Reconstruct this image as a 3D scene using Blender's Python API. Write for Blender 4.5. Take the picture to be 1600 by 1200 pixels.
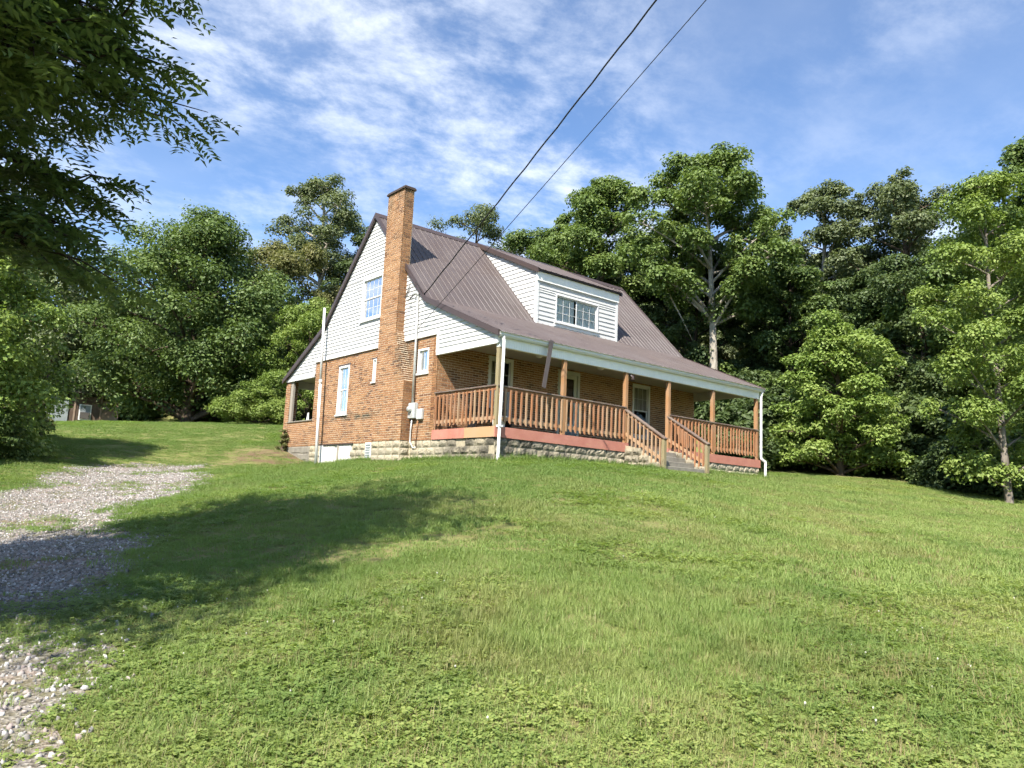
import bpy, math, random
import numpy as np
from mathutils import Vector, Matrix, Euler

# ------------------------------------------------------------------ clear
for o in list(bpy.data.objects):
    bpy.data.objects.remove(o, do_unlink=True)
SC = bpy.context.scene
COL = SC.collection
rad = math.radians

# ------------------------------------------------------------------ camera
CAM = np.array([-11.63, -14.664, -1.688])
YAW, PITCH, ROLL = 0.690, 0.146, 0.045
_f = np.array([math.sin(YAW)*math.cos(PITCH), math.cos(YAW)*math.cos(PITCH), math.sin(PITCH)])
_r = np.array([math.cos(YAW), -math.sin(YAW), 0.0])
_u = np.cross(_r, _f)
_rx = math.cos(ROLL)*_r + math.sin(ROLL)*_u
_ux = -math.sin(ROLL)*_r + math.cos(ROLL)*_u
cd = bpy.data.cameras.new('camera')
cam = bpy.data.objects.new('camera', cd)
COL.objects.link(cam)
cam.matrix_world = Matrix(((_rx[0], _ux[0], -_f[0], CAM[0]), (_rx[1], _ux[1], -_f[1], CAM[1]),
                           (_rx[2], _ux[2], -_f[2], CAM[2]), (0, 0, 0, 1)))
cd.sensor_width = 36.0
cd.lens = 36.0*1190/1600
cd.clip_start = 0.05
cd.clip_end = 3000
SC.camera = cam

# ------------------------------------------------------------------ sun, sky, exposure
SUN_DIR = Vector((1.0, 0.5, -1.2)).normalized()      # the way the light travels
sd = bpy.data.lights.new('sun', 'SUN')
sd.energy = 5.0
sd.angle = rad(0.53)
sd.color = (1.0, 0.93, 0.82)
sun = bpy.data.objects.new('sun', sd)
COL.objects.link(sun)
sun.rotation_mode = 'QUATERNION'
sun.rotation_quaternion = SUN_DIR.to_track_quat('-Z', 'Y')
sun.location = (-20, -10, 30)

W = bpy.data.worlds.new('World')
SC.world = W
W.use_nodes = True
W.cycles.sampling_method = 'MANUAL'
W.cycles.sample_map_resolution = 256
nt = W.node_tree
nt.nodes.clear()
wo = nt.nodes.new('ShaderNodeOutputWorld')
bg = nt.nodes.new('ShaderNodeBackground')
sky = nt.nodes.new('ShaderNodeTexSky')
sky.sky_type = 'NISHITA'
sky.sun_disc = False
sky.sun_elevation = math.asin(-SUN_DIR.z)
sky.sun_rotation = math.atan2(-SUN_DIR.x, -SUN_DIR.y)
sky.air_density = 1.0
sky.dust_density = 0.05
sky.altitude = 1200
sky.ozone_density = 3.0
bg.inputs['Strength'].default_value = 0.097
# thin high cloud, laid on a flat layer overhead
tc = nt.nodes.new('ShaderNodeTexCoord')
sep = nt.nodes.new('ShaderNodeSeparateXYZ')
nt.links.new(tc.outputs['Generated'], sep.inputs[0])
def wmath(op, a, b=None, clamp=False):
    n = nt.nodes.new('ShaderNodeMath'); n.operation = op; n.use_clamp = clamp
    for i, v in enumerate((a, b)):
        if v is None: continue
        if isinstance(v, (int, float)): n.inputs[i].default_value = v
        else: nt.links.new(v, n.inputs[i])
    return n.outputs[0]
zc = wmath('MAXIMUM', sep.outputs[2], 0.0)
zc = wmath('ADD', zc, 0.16)
cmb = nt.nodes.new('ShaderNodeCombineXYZ')
nt.links.new(wmath('DIVIDE', sep.outputs[0], zc), cmb.inputs[0])
nt.links.new(wmath('DIVIDE', sep.outputs[1], zc), cmb.inputs[1])
def wnoise(scale, detail, rough, dist, off, sc=(1, 1, 1), rz=0.0):
    mp = nt.nodes.new('ShaderNodeMapping')
    mp.inputs['Location'].default_value = off
    mp.inputs['Scale'].default_value = sc
    mp.inputs['Rotation'].default_value = (0, 0, rz)
    nt.links.new(cmb.outputs[0], mp.inputs[0])
    n = nt.nodes.new('ShaderNodeTexNoise')
    n.inputs['Scale'].default_value = scale
    n.inputs['Detail'].default_value = detail
    n.inputs['Roughness'].default_value = rough
    n.inputs['Distortion'].default_value = dist
    nt.links.new(mp.outputs[0], n.inputs['Vector'])
    return n.outputs['Fac']
def wramp(v, a, b):
    n = nt.nodes.new('ShaderNodeMapRange'); n.interpolation_type = 'SMOOTHSTEP'
    n.inputs['From Min'].default_value = a; n.inputs['From Max'].default_value = b
    nt.links.new(v, n.inputs['Value'])
    return n.outputs['Result']
big = wramp(wnoise(0.75, 2.0, 0.5, 0.3, (4.6, 6.2, 0)), 0.34, 0.66)
fine = wramp(wnoise(4.0, 7.0, 0.66, 0.12, (2.3, 4.0, 0), (1.0, 1.25, 1), 0.5), 0.36, 0.74)
veil = wramp(wnoise(1.3, 3.0, 0.6, 0.0, (7.0, 2.0, 0)), 0.35, 0.85)
cl = wmath('ADD', wmath('MULTIPLY', wmath('MULTIPLY', big, fine), 1.15), wmath('MULTIPLY', veil, 0.20), True)
cl = wmath('MULTIPLY', cl, 0.70)
mixc = nt.nodes.new('ShaderNodeMix'); mixc.data_type = 'RGBA'
nt.links.new(cl, mixc.inputs[0])
skyg = nt.nodes.new('ShaderNodeMix'); skyg.data_type = 'RGBA'; skyg.blend_type = 'MULTIPLY'
skyg.inputs[0].default_value = 1.0
nt.links.new(sky.outputs[0], skyg.inputs[6]); skyg.inputs[7].default_value = (.93, 1.0, 1.06, 1)
nt.links.new(skyg.outputs[2], mixc.inputs[6])
mixc.inputs[7].default_value = (5.6, 5.9, 6.4, 1)
nt.links.new(mixc.outputs[2], bg.inputs['Color'])
nt.links.new(bg.outputs[0], wo.inputs[0])

SC.view_settings.view_transform = 'Standard'
SC.view_settings.look = 'None'
SC.view_settings.exposure = 1.3
SC.view_settings.gamma = 1.0
SC.view_settings.use_curve_mapping = False
SC.render.engine = 'CYCLES'
SC.cycles.use_denoising = True
SC.cycles.max_bounces = 4
SC.cycles.use_adaptive_sampling = True
SC.cycles.adaptive_threshold = 0.03
SC.cycles.diffuse_bounces = 2
SC.cycles.glossy_bounces = 2
SC.cycles.transmission_bounces = 4
SC.cycles.transparent_max_bounces = 8
SC.cycles.use_light_tree = False
SC.cycles.debug_use_spatial_splits = True
SC.cycles.caustics_reflective = False
SC.cycles.caustics_refractive = False

# ================================================================== helpers
def tag(o, label=None, cat=None, group=None, kind=None):
    if label: o['label'] = label
    if cat: o['category'] = cat
    if group: o['group'] = group
    if kind: o['kind'] = kind
    return o

def np_mesh(name, V, F, mats=(), smooth=False, midx=None):
    """V (n,3), F (m,3|4) arrays -> mesh"""
    V = np.asarray(V, dtype=np.float32); F = np.asarray(F, dtype=np.int32)
    me = bpy.data.meshes.new(name)
    k = F.shape[1]
    me.vertices.add(len(V)); me.vertices.foreach_set('co', V.ravel())
    me.loops.add(F.size); me.loops.foreach_set('vertex_index', F.ravel())
    me.polygons.add(len(F))
    me.polygons.foreach_set('loop_start', np.arange(0, F.size, k, dtype=np.int32))
    me.polygons.foreach_set('loop_total', np.full(len(F), k, dtype=np.int32))
    for m in mats: me.materials.append(m)
    if midx is not None: me.polygons.foreach_set('material_index', np.asarray(midx, dtype=np.int32))
    if smooth: me.polygons.foreach_set('use_smooth', np.ones(len(F), dtype=bool))
    me.update(calc_edges=True)
    return me

ROOT_LOC = {}
def thing(name, label, cat, loc=(0, 0, 0), group=None):
    o = bpy.data.objects.new(name, None)
    COL.objects.link(o)
    o.location = loc
    o.empty_display_size = 0.2
    ROOT_LOC[o.name] = Vector(loc)
    return tag(o, label, cat, group)

def link(name, me, parent=None, local=False):
    o = bpy.data.objects.new(name, me)
    COL.objects.link(o)
    if parent is not None:
        o.parent = parent
        if not local and parent.name in ROOT_LOC:
            o.matrix_parent_inverse = Matrix.Translation(-ROOT_LOC[parent.name])
    return o

BOXF = [(0, 3, 2, 1), (4, 5, 6, 7), (0, 1, 5, 4), (1, 2, 6, 5), (2, 3, 7, 6), (3, 0, 4, 7)]
class MB:
    """collects vertices and faces; build() links them as one mesh object (coordinates are world)"""
    def __init__(s): s.v = []; s.f = []; s.m = []
    def add(s, V, F, m=0):
        b = len(s.v)
        s.v += [tuple(p) for p in V]
        s.f += [tuple(i+b for i in f) for f in F]
        s.m += [m]*len(F)
        return s
    def box(s, x0, x1, y0, y1, z0, z1, m=0):
        return s.add([(x0,y0,z0),(x1,y0,z0),(x1,y1,z0),(x0,y1,z0),(x0,y0,z1),(x1,y0,z1),(x1,y1,z1),(x0,y1,z1)], BOXF, m)
    def hexa(s, P, m=0):
        return s.add(P, BOXF, m)
    def bar(s, a, b, w, h, up=(0, 0, 1), m=0):
        a = Vector(a); b = Vector(b); d = (b-a).normalized()
        sd_ = d.cross(Vector(up))
        if sd_.length < 1e-4: sd_ = d.cross(Vector((0, 1, 0)))
        sd_.normalize(); u = sd_.cross(d).normalized()
        P = []
        for c in (a, b):
            for (i, j) in ((-1,-1),(1,-1),(1,1),(-1,1)):
                P.append(c + sd_*i*w/2 + u*j*h/2)
        return s.add(P, BOXF, m)
    def tube(s, path, radii, n=8, cap=True, m=0):
        V, F = tube_arr(path, radii, n)
        b = len(s.v)
        s.add(V, F, m)
        if cap:
            k = len(path)
            s.f.append(tuple(b+i for i in range(n-1, -1, -1))); s.m.append(m)
            s.f.append(tuple(b+(k-1)*n+i for i in range(n))); s.m.append(m)
        return s
    def prism(s, poly, axis, a0, a1, m=0):
        """poly in the two other axes; axis 0 = x, 1 = y"""
        n = len(poly); P = []
        for a in (a0, a1):
            for (p, q) in poly:
                P.append((a, p, q) if axis == 0 else (p, a, q))
        F = [tuple(range(n-1, -1, -1)), tuple(range(n, 2*n))]
        for i in range(n):
            j = (i+1) % n
            F.append((i, j, n+j, n+i))
        return s.add(P, F, m)
    def mesh(s, name, mats, smooth=False):
        me = bpy.data.meshes.new(name)
        me.from_pydata(s.v, [], s.f)
        for m in (mats if isinstance(mats, (list, tuple)) else [mats]): me.materials.append(m)
        if any(s.m): me.polygons.foreach_set('material_index', s.m)
        if smooth: me.polygons.foreach_set('use_smooth', [True]*len(s.f))
        me.update()
        return me
    def build(s, name, mats, parent=None, smooth=False, bevel=0.0):
        o = link(name, s.mesh(name, mats, smooth), parent)
        if bevel:
            md = o.modifiers.new('bevel', 'BEVEL'); md.width = bevel; md.segments = 1; md.limit_method = 'ANGLE'
        return o

def tube_arr(path, radii, n=8):
    P = np.asarray(path, float); k = len(P)
    T = np.gradient(P, axis=0); T /= np.linalg.norm(T, axis=1)[:, None] + 1e-9
    ref = np.array([0.31, 0.95, 0.05])
    V = []
    for i in range(k):
        a = np.cross(T[i], ref); a /= np.linalg.norm(a)+1e-9
        b = np.cross(T[i], a)
        t = np.arange(n)*2*math.pi/n
        V.append(P[i] + radii[i]*(np.cos(t)[:, None]*a + np.sin(t)[:, None]*b))
    V = np.concatenate(V)
    F = []
    for i in range(k-1):
        for j in range(n):
            j2 = (j+1) % n
            F.append((i*n+j, i*n+j2, (i+1)*n+j2, (i+1)*n+j))
    return V, np.array(F)

# ------------------------------------------------------------------ materials
class NT:
    def __init__(s, name):
        s.mat = bpy.data.materials.new(name); s.mat.use_nodes = True
        s.t = s.mat.node_tree; s.t.nodes.clear()
        s.out = s.t.nodes.new('ShaderNodeOutputMaterial')
    def n(s, kind, **kw):
        x = s.t.nodes.new(kind)
        for k, v in kw.items(): setattr(x, k, v)
        return x
    def set(s, sock, v):
        if isinstance(v, bpy.types.NodeSocket): s.t.links.new(v, sock)
        elif v is not None:
            if hasattr(sock.default_value, '__len__') and not isinstance(v, (int, float)):
                sock.default_value = tuple(v)+(1,) if len(v) == 3 and len(sock.default_value) == 4 else v
            else: sock.default_value = v
    def pos(s): return s.n('ShaderNodeNewGeometry').outputs['Position']
    def island(s): return s.n('ShaderNodeNewGeometry').outputs['Random Per Island']
    def objrand(s): return s.n('ShaderNodeObjectInfo').outputs['Random']
    def obj(s): return s.n('ShaderNodeTexCoord').outputs['Object']
    def noise(s, vec, scale, detail=4, rough=0.55, dist=0, sc=None):
        if sc is not None:
            m = s.n('ShaderNodeMapping'); s.set(m.inputs[0], vec); m.inputs['Scale'].default_value = sc; vec = m.outputs[0]
        x = s.n('ShaderNodeTexNoise')
        s.set(x.inputs['Vector'], vec); x.inputs['Scale'].default_value = scale
        x.inputs['Detail'].default_value = detail; x.inputs['Roughness'].default_value = rough
        x.inputs['Distortion'].default_value = dist
        return x.outputs['Fac']
    def math(s, op, a, b=0.0, clamp=False):
        x = s.n('ShaderNodeMath', operation=op, use_clamp=clamp)
        s.set(x.inputs[0], a); s.set(x.inputs[1], b)
        return x.outputs[0]
    def rng(s, v, a, b, c=0.0, d=1.0):
        x = s.n('ShaderNodeMapRange'); s.set(x.inputs[0], v)
        for i, q in enumerate((a, b, c, d)): x.inputs[i+1].default_value = q
        return x.outputs[0]
    def ramp(s, v, stops, interp='LINEAR'):
        x = s.n('ShaderNodeValToRGB'); s.set(x.inputs[0], v)
        e = x.color_ramp; e.interpolation = interp
        while len(e.elements) < len(stops): e.elements.new(0.5)
        for el, (p, c) in zip(e.elements, stops):
            el.position = p; el.color = tuple(c)+(1,)
        return x.outputs[0]
    def mix(s, f, a, b, mode='MIX'):
        x = s.n('ShaderNodeMix', data_type='RGBA', blend_type=mode)
        s.set(x.inputs[0], f); s.set(x.inputs[6], a); s.set(x.inputs[7], b)
        return x.outputs[2]
    def bump(s, h, strength=0.3, dist=0.01):
        x = s.n('ShaderNodeBump'); s.set(x.inputs['Height'], h)
        x.inputs['Strength'].default_value = strength; x.inputs['Distance'].default_value = dist
        return x.outputs[0]
    def principled(s, col, rough=0.6, metal=0.0, normal=None, spec=0.4, link=True):
        x = s.n('ShaderNodeBsdfPrincipled')
        s.set(x.inputs['Base Color'], col); s.set(x.inputs['Roughness'], rough)
        s.set(x.inputs['Metallic'], metal); x.inputs['Specular IOR Level'].default_value = spec
        if normal is not None: s.set(x.inputs['Normal'], normal)
        if link: s.t.links.new(x.outputs[0], s.out.inputs[0])
        return x.outputs[0]

def plain(name, col, rough=0.6, metal=0.0, var=0.12, scale=6.0, bump=0.0, spec=0.4):
    m = NT(name); p = m.pos()
    n = m.noise(p, scale, 5, 0.6)
    c = m.mix(m.rng(n, 0.3, 0.7), tuple(x*(1-var) for x in col), tuple(min(1, x*(1+var)) for x in col))
    nb = m.bump(m.noise(p, scale*8, 3), bump, 0.01) if bump else None
    m.principled(c, rough, metal, nb, spec)
    return m.mat

def mat_brick():
    m = NT('brick_clay'); p = m.pos()
    r = m.math('FRACT', m.math('ADD', m.island(), m.objrand()))
    c = m.ramp(r, [(0.0, (0.250, 0.124, 0.060)), (0.28, (0.315, 0.172, 0.086)), (0.52, (0.205, 0.094, 0.048)),
                   (0.72, (0.275, 0.140, 0.068)), (0.86, (0.125, 0.058, 0.034)), (1.0, (0.075, 0.038, 0.026))])
    c = m.mix(m.rng(m.noise(p, 34, 4, 0.7), 0.35, 0.75, 0, 0.32), c, (0.20, 0.10, 0.05))
    c = m.mix(m.rng(m.noise(p, 0.9, 3), 0.35, 0.7, 0, 0.5), c, (0.35, 0.20, 0.10))
    # mildew band below the windows of the gable wall, and on the chimney shoulder
    sx = m.n('ShaderNodeSeparateXYZ'); m.set(sx.inputs[0], p)
    band = m.math('MULTIPLY', m.rng(m.math('ABSOLUTE', m.math('SUBTRACT', sx.outputs[2], 0.60)), 0.02, 0.16, 1, 0),
                  m.rng(m.math('ABSOLUTE', m.math('SUBTRACT', sx.outputs[1], 7.1)), 1.0, 2.3, 1, 0))
    side = m.math('LESS_THAN', sx.outputs[0], 0.0)
    band = m.math('MULTIPLY', m.math('MULTIPLY', band, side), m.rng(m.noise(p, 3.0, 5, 0.7), 0.40, 0.56))
    sh = m.math('MULTIPLY', m.rng(m.math('ABSOLUTE', m.math('SUBTRACT', sx.outputs[2], 2.35)), 0.3, 1.0, 1, 0),
                m.rng(m.math('ABSOLUTE', m.math('SUBTRACT', sx.outputs[1], 4.15)), 0.2, 0.5, 1, 0))
    sh = m.math('MULTIPLY', m.math('MULTIPLY', sh, side), m.rng(m.noise(p, 5.0, 5, 0.7), 0.36, 0.6, 0, 0.8))
    soot = m.math('MULTIPLY', m.rng(sx.outputs[2], 5.6, 7.3, 0, 1), m.rng(m.noise(p, 2.2, 5, .7, 0, (1, 1, .4)), .42, .66, 0, .75))
    damp = m.math('MULTIPLY', m.rng(sx.outputs[2], .35, -.25, 0, 1), m.rng(m.noise(p, 1.6, 5, .7), .45, .7, 0, .5))
    c = m.mix(m.math('MAXIMUM', m.math('MAXIMUM', band, sh), m.math('MAXIMUM', soot, damp)), c, (0.045, 0.038, 0.025))
    m.principled(c, 0.9, 0, m.bump(m.noise(p, 120, 4, 0.7), 0.35, 0.004), 0.2)
    return m.mat

def mat_wood(name, a, b, grain=(3, 3, 40), sc=1.0, rough=0.8, grey=0.25):
    m = NT(name); p = m.pos()
    n = m.noise(p, 8*sc, 6, 0.65, 0.4, grain)
    r = m.math('FRACT', m.math('ADD', m.island(), m.objrand()))
    c = m.mix(m.rng(n, 0.3, 0.7), a, b)
    c = m.mix(m.rng(r, 0, 1, 0, 0.4), c, tuple(x*0.72 for x in a))
    c = m.mix(m.rng(m.noise(p, 2.2, 4), 0.42, 0.72, 0, grey), c, (0.30, 0.27, 0.22))
    m.principled(c, rough, 0, m.bump(n, 0.25, 0.004), 0.25)
    return m.mat

def mat_siding():
    m = NT('white_siding'); p = m.pos()
    c = m.mix(m.rng(m.noise(p, 1.4, 4, 0.6), 0.35, 0.75), (0.53, 0.53, 0.525), (0.47, 0.475, 0.47))
    c = m.mix(m.rng(m.noise(p, 26, 3, 0.7, 0, (1, .25, 1)), 0.62, 0.8, 0, 0.3), c, (0.36, 0.355, 0.33))
    c = m.mix(m.rng(m.noise(p, 2.4, 5, .7, 0, (1.6, 1.6, .22)), .56, .78, 0, .45), c, (0.40, 0.40, 0.37))
    m.principled(c, 0.5, 0, None, 0.3)
    return m.mat

def mat_roof():
    m = NT('brown_metal_roof'); p = m.pos()
    r = m.math('FRACT', m.math('ADD', m.island(), m.objrand()))
    c = m.mix(m.rng(m.noise(p, 0.8, 5, 0.6, 0.5), 0.3, 0.7), (0.0693, 0.0530, 0.0504), (0.0924, 0.0762, 0.0742))
    c = m.mix(m.rng(m.noise(p, 0.45, 2), 0.5, 0.7, 0, 0.3), c, (0.0891, 0.0626, 0.0518))
    c = m.mix(m.rng(r, 0, 1, 0, 0.12), c, (0.0627, 0.0462, 0.0434))
    streak = m.rng(m.noise(p, 2.2, 5, .7, 0, (3.0, .25, .25)), .50, .72, 0, .35)
    c = m.mix(streak, c, (0.1320, 0.1190, 0.1155))
    c = m.mix(m.rng(m.noise(p, 1.3, 5, .75, 0, (2.2, .3, .3)), .58, .75, 0, .4), c, (0.0462, 0.0326, 0.0280))
    m.principled(c, m.rng(m.noise(p, 3, 4), 0.3, 0.7, 0.38, 0.6), 0.0, None, 0.45)
    return m.mat

def mat_block():
    m = NT('rock_faced_block'); p = m.pos()
    sx = m.n('ShaderNodeSeparateXYZ'); m.set(sx.inputs[0], p)
    r = m.math('FRACT', m.math('ADD', m.island(), m.objrand()))
    c = m.mix(r, (0.42, 0.37, 0.27), (0.32, 0.29, 0.225))
    c = m.mix(m.rng(m.noise(p, 9, 5, 0.7), 0.4, 0.75, 0, 0.6), c, (0.26, 0.22, 0.15))
    # dark weathering, strongest along the west half of the porch wall
    wx = m.math('MULTIPLY', m.rng(sx.outputs[1], 2.6, 1.6, 0, 1), m.math('MAXIMUM', m.rng(sx.outputs[0], 5.2, 1.5, 0, 1), m.rng(m.math('ABSOLUTE', m.math('SUBTRACT', sx.outputs[0], 5.7)), 1.3, 0.8, 0, .8)))
    w = m.math('MULTIPLY', m.rng(m.noise(p, 1.8, 5, 0.7), 0.32, 0.58), m.math('ADD', wx, 0.10), True)
    c = m.mix(w, c, (0.085, 0.078, 0.062))
    m.principled(c, 0.95, 0, m.bump(m.noise(p, 30, 5, 0.7), 0.6, 0.02), 0.15)
    return m.mat

def mat_pink():
    m = NT('faded_pink_paint'); p = m.pos()
    c = m.mix(m.rng(m.noise(p, 3, 5, 0.6), 0.3, 0.7), (0.36, 0.140, 0.105), (0.43, 0.195, 0.150))
    c = m.mix(m.rng(m.noise(p, 11, 6, 0.72, 0.5, (.5, .5, 2)), 0.60, 0.66, 0, 0.8), c, (0.40, 0.26, 0.13))
    c = m.mix(m.rng(m.noise(p, 18, 5, 0.7, 0.2, (.4, .4, 3)), 0.63, 0.7, 0, 0.7), c, (0.10, 0.05, 0.035))
    m.principled(c, 0.8, 0, None, 0.25)
    return m.mat

def mat_leaf(name, cols, trans=0.35, tcol=None, scale=0.55, rough=0.5, spec=0.25):
    """cols: ramp from dark to light picked per leaf, drifting through the crown"""
    m = NT(name); p = m.pos()
    r = m.math('FRACT', m.math('ADD', m.island(), m.objrand()))
    v = m.math('ADD', m.math('MULTIPLY', r, 0.5), m.math('MULTIPLY', m.rng(m.noise(p, scale, 1), 0.3, 0.7), 0.5))
    k = len(cols)-1
    c = m.ramp(v, [(i/k, q) for i, q in enumerate(cols)])
    d = m.principled(c, rough, 0, None, spec, link=False)
    t = m.n('ShaderNodeBsdfTranslucent')
    m.set(t.inputs['Color'], m.mix(1.0, c, tcol or (1.25, 1.3, 0.75), 'MULTIPLY'))
    mx = m.n('ShaderNodeMixShader'); mx.inputs[0].default_value = trans
    m.t.links.new(d, mx.inputs[1]); m.t.links.new(t.outputs[0], mx.inputs[2])
    m.t.links.new(mx.outputs[0], m.out.inputs[0])
    return m.mat

def mat_bark(name, a, b, sc=7):
    m = NT(name); p = m.pos()
    n = m.noise(p, sc, 6, 0.7, 0.5, (1, 1, 0.35))
    m.principled(m.mix(m.rng(n, 0.35, 0.68), a, b), 0.95, 0, m.bump(n, 0.7, 0.03), 0.1)
    return m.mat

def mat_glass():
    m = NT('window_glass')
    fr = m.n('ShaderNodeFresnel'); fr.inputs[0].default_value = 1.5
    g = m.n('ShaderNodeBsdfGlossy'); g.inputs['Roughness'].default_value = 0.02
    t = m.n('ShaderNodeBsdfTransparent'); t.inputs[0].default_value = (0.96, 0.98, 0.98, 1)
    mx = m.n('ShaderNodeMixShader')
    m.set(mx.inputs[0], m.math('ADD', m.math('MULTIPLY', fr.outputs[0], 1.0), 0.02, True))
    m.t.links.new(t.outputs[0], mx.inputs[1]); m.t.links.new(g.outputs[0], mx.inputs[2])
    m.t.links.new(mx.outputs[0], m.out.inputs[0])
    return m.mat

M = {}
M['brick'] = mat_brick()
M['mortar'] = plain('pale_mortar', (0.52, 0.44, 0.33), 0.95, 0, 0.12, 9, 0.3, 0.1)
M['siding'] = mat_siding()
M['white'] = plain('white_paint', (0.60, 0.605, 0.60), 0.45, 0, 0.05, 3)
M['roof'] = mat_roof()
M['roof_trim'] = plain('brown_roof_trim', (0.055, 0.038, 0.034), 0.4, 0, 0.1, 3, 0, 0.5)
M['block'] = mat_block()
M['joint'] = plain('block_mortar', (0.33, 0.29, 0.21), 0.95, 0, 0.2, 9, 0.4, 0.1)
M['pink'] = mat_pink()
M['rail'] = mat_wood('red_brown_baluster_wood', (0.27, 0.118, 0.056), (0.35, 0.180, 0.092), grey=0.3)
M['cap'] = mat_wood('grey_brown_rail_cap', (0.115, 0.080, 0.066), (0.175, 0.13, 0.11), (2, 20, 20), grey=0.35)
M['post'] = mat_wood('orange_brown_post_wood', (0.28, 0.14, 0.064), (0.37, 0.215, 0.105), grey=0.3)
M['green_post'] = mat_wood('greenish_treated_post', (0.19, 0.155, 0.085), (0.26, 0.22, 0.125), grey=0.3)
M['stairwood'] = mat_wood('pale_stair_wood', (0.31, 0.18, 0.10), (0.39, 0.26, 0.155), grey=0.35)
M['grey_wood'] = mat_wood('weathered_grey_wood', (0.22, 0.20, 0.17), (0.33, 0.30, 0.26), grey=0.4)
M['brown_wood'] = mat_wood('old_brown_boards', (0.068, 0.044, 0.032), (0.105, 0.072, 0.052), grey=0.15)
M['ply'] = mat_wood('weathered_plywood', (0.20, 0.135, 0.095), (0.27, 0.20, 0.15), grey=0.5)
M['ceiling'] = plain('porch_ceiling_paint', (0.42, 0.40, 0.35), 0.7, 0, 0.08, 2)
M['concrete'] = plain('grey_concrete', (0.20, 0.185, 0.155), 0.95, 0, 0.2, 5, 0.4, 0.1)
M['galv'] = plain('galvanised_metal', (0.50, 0.51, 0.50), 0.42, 0.4, 0.1, 12)
M['greybox'] = plain('grey_painted_box', (0.42, 0.44, 0.44), 0.5, 0.0, 0.08, 8)
M['black'] = plain('black_rubber', (0.012, 0.012, 0.013), 0.5, 0, 0.1, 8)
M['dark'] = plain('dark_interior', (0.06, 0.055, 0.05), 0.9, 0, 0.1, 2)
M['room'] = plain('room_plaster', (0.32, 0.30, 0.27), 0.9, 0, 0.1, 2)
M['glass'] = mat_glass()
M['curtain'] = plain('pale_curtain', (0.76, 0.82, 0.84), 0.9, 0, 0.12, 5)
M['lace'] = plain('white_curtain', (0.70, 0.72, 0.70), 0.9, 0, 0.1, 8)
M['orange'] = plain('faded_orange_board', (0.42, 0.15, 0.05), 0.7, 0, 0.2, 6)
M['cream'] = plain('cream_door_paint', (0.47, 0.48, 0.42), 0.5, 0, 0.06, 3)
M['bluegrey'] = plain('blue_grey_panel', (0.20, 0.225, 0.23), 0.55, 0, 0.12, 3)
# white panels of the basement hatch, grey where the paint is thin
M['hatch'] = mat_wood('flaking_white_boards', (0.62, 0.61, 0.56), (0.72, 0.71, 0.66), grey=0.3)
m_ = NT('beaded_fascia'); p_ = m_.pos()
w_ = m_.n('ShaderNodeTexWave', wave_type='BANDS', bands_direction='X'); m_.set(w_.inputs[0], p_)
w_.inputs['Scale'].default_value = 4.0; w_.inputs['Distortion'].default_value = 0
m_.principled(m_.mix(m_.rng(m_.noise(p_, 3, 5), 0.3, 0.75), (0.84, 0.845, 0.82), (0.75, 0.76, 0.73)), 0.5, 0,
              m_.bump(m_.rng(w_.outputs['Fac'], 0.0, 0.18), 0.5, 0.02), 0.3)
M['bead'] = m_.mat

# ================================================================== terrain
CP = np.array([
 (-11.6,-14.7,-3.30),(-16,-14.5,-3.45),(-8,-19,-3.6),(-2,-18,-3.3),(-11.0,-9.7,-3.20),(-10.2,-2.8,-3.05),(-9.4,2.2,-2.6),(-7.0,-3.2,-2.28),(-5.9,.3,-1.88),
 (-8.2,7.1,-1.95),(-8.0,11,-1.35),(-3.8,11.3,-1.2),(-1.7,29,1.22),(-13,-6,-3.15),(-13,2,-2.55),(-14,9,-1.7),
 (0,0,-.85),(0,2.7,-.85),(-.2,5.6,-.84),(-.2,8.3,-.95),(-.2,10.2,-.90),(-.1,12.75,-.32),(11.57,0,-.68),(5.7,-1.4,-.78),
 (12,5,-.35),(12,12,.3),(5,14,.1),(0,15,-.05),(2.8,20.3,1.0),(5,5,-.8),(8,9,-.5),(-2,8.5,-1.15),(-2,5,-1.15),(-1.2,11.3,-.72),
 (-9,-11.6,-2.95),(-6.4,-8.6,-2.35),(-3.8,-5.5,-1.75),(-1.9,-3.0,-1.25),(-4.5,0.5,-1.62),(-5,4,-1.7),
 (-6.9,-13.2,-2.97),(-.2,-11.1,-2.42),(7.4,-8.7,-1.75),(13,-6.9,-1.32),(-7.8,-12.3,-2.95),(-3.1,-9.4,-2.28),(2,-6.2,-1.6),(7.1,-3,-1.05),
 (15,-1,-.6),(18,-6,-1.0),(20,5,.4),(25,0,.6),(30,-5,.8),(5,-14,-2.6),(14,-14,-2.2),
 (25,12,3.0),(37,21,9.0),(24,26,6.0),(14,30,4.0),(10,38,3.6),(2.6,33.3,1.55),(-2,40.4,1.3),(45,5,7.0),(-5,46,1.3),(-15,40,.9),(-20,20,0),(-20,5,-2.3),(-25,-10,-4),
 (60,40,22),(30,60,18),(0,80,7),(90,0,20),(60,-30,4),(20,-40,-5),(-40,-40,-8),(-60,20,0),(-40,60,3),
 (200,150,45),(0,300,40),(300,0,40),(200,-200,0),(-200,-200,-10),(-300,100,10)], float)
def _phi(a, b):
    d = np.sqrt(((a[:, None, :]-b[None, :, :])**2).sum(-1) + 1.5**2)
    return d
_A = np.zeros((len(CP)+1,)*2); _A[:-1, :-1] = _phi(CP[:, :2], CP[:, :2]) - np.eye(len(CP))*0.05
_A[:-1, -1] = 1; _A[-1, :-1] = 1
_w = np.linalg.solve(_A, np.append(CP[:, 2], 0))

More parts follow.
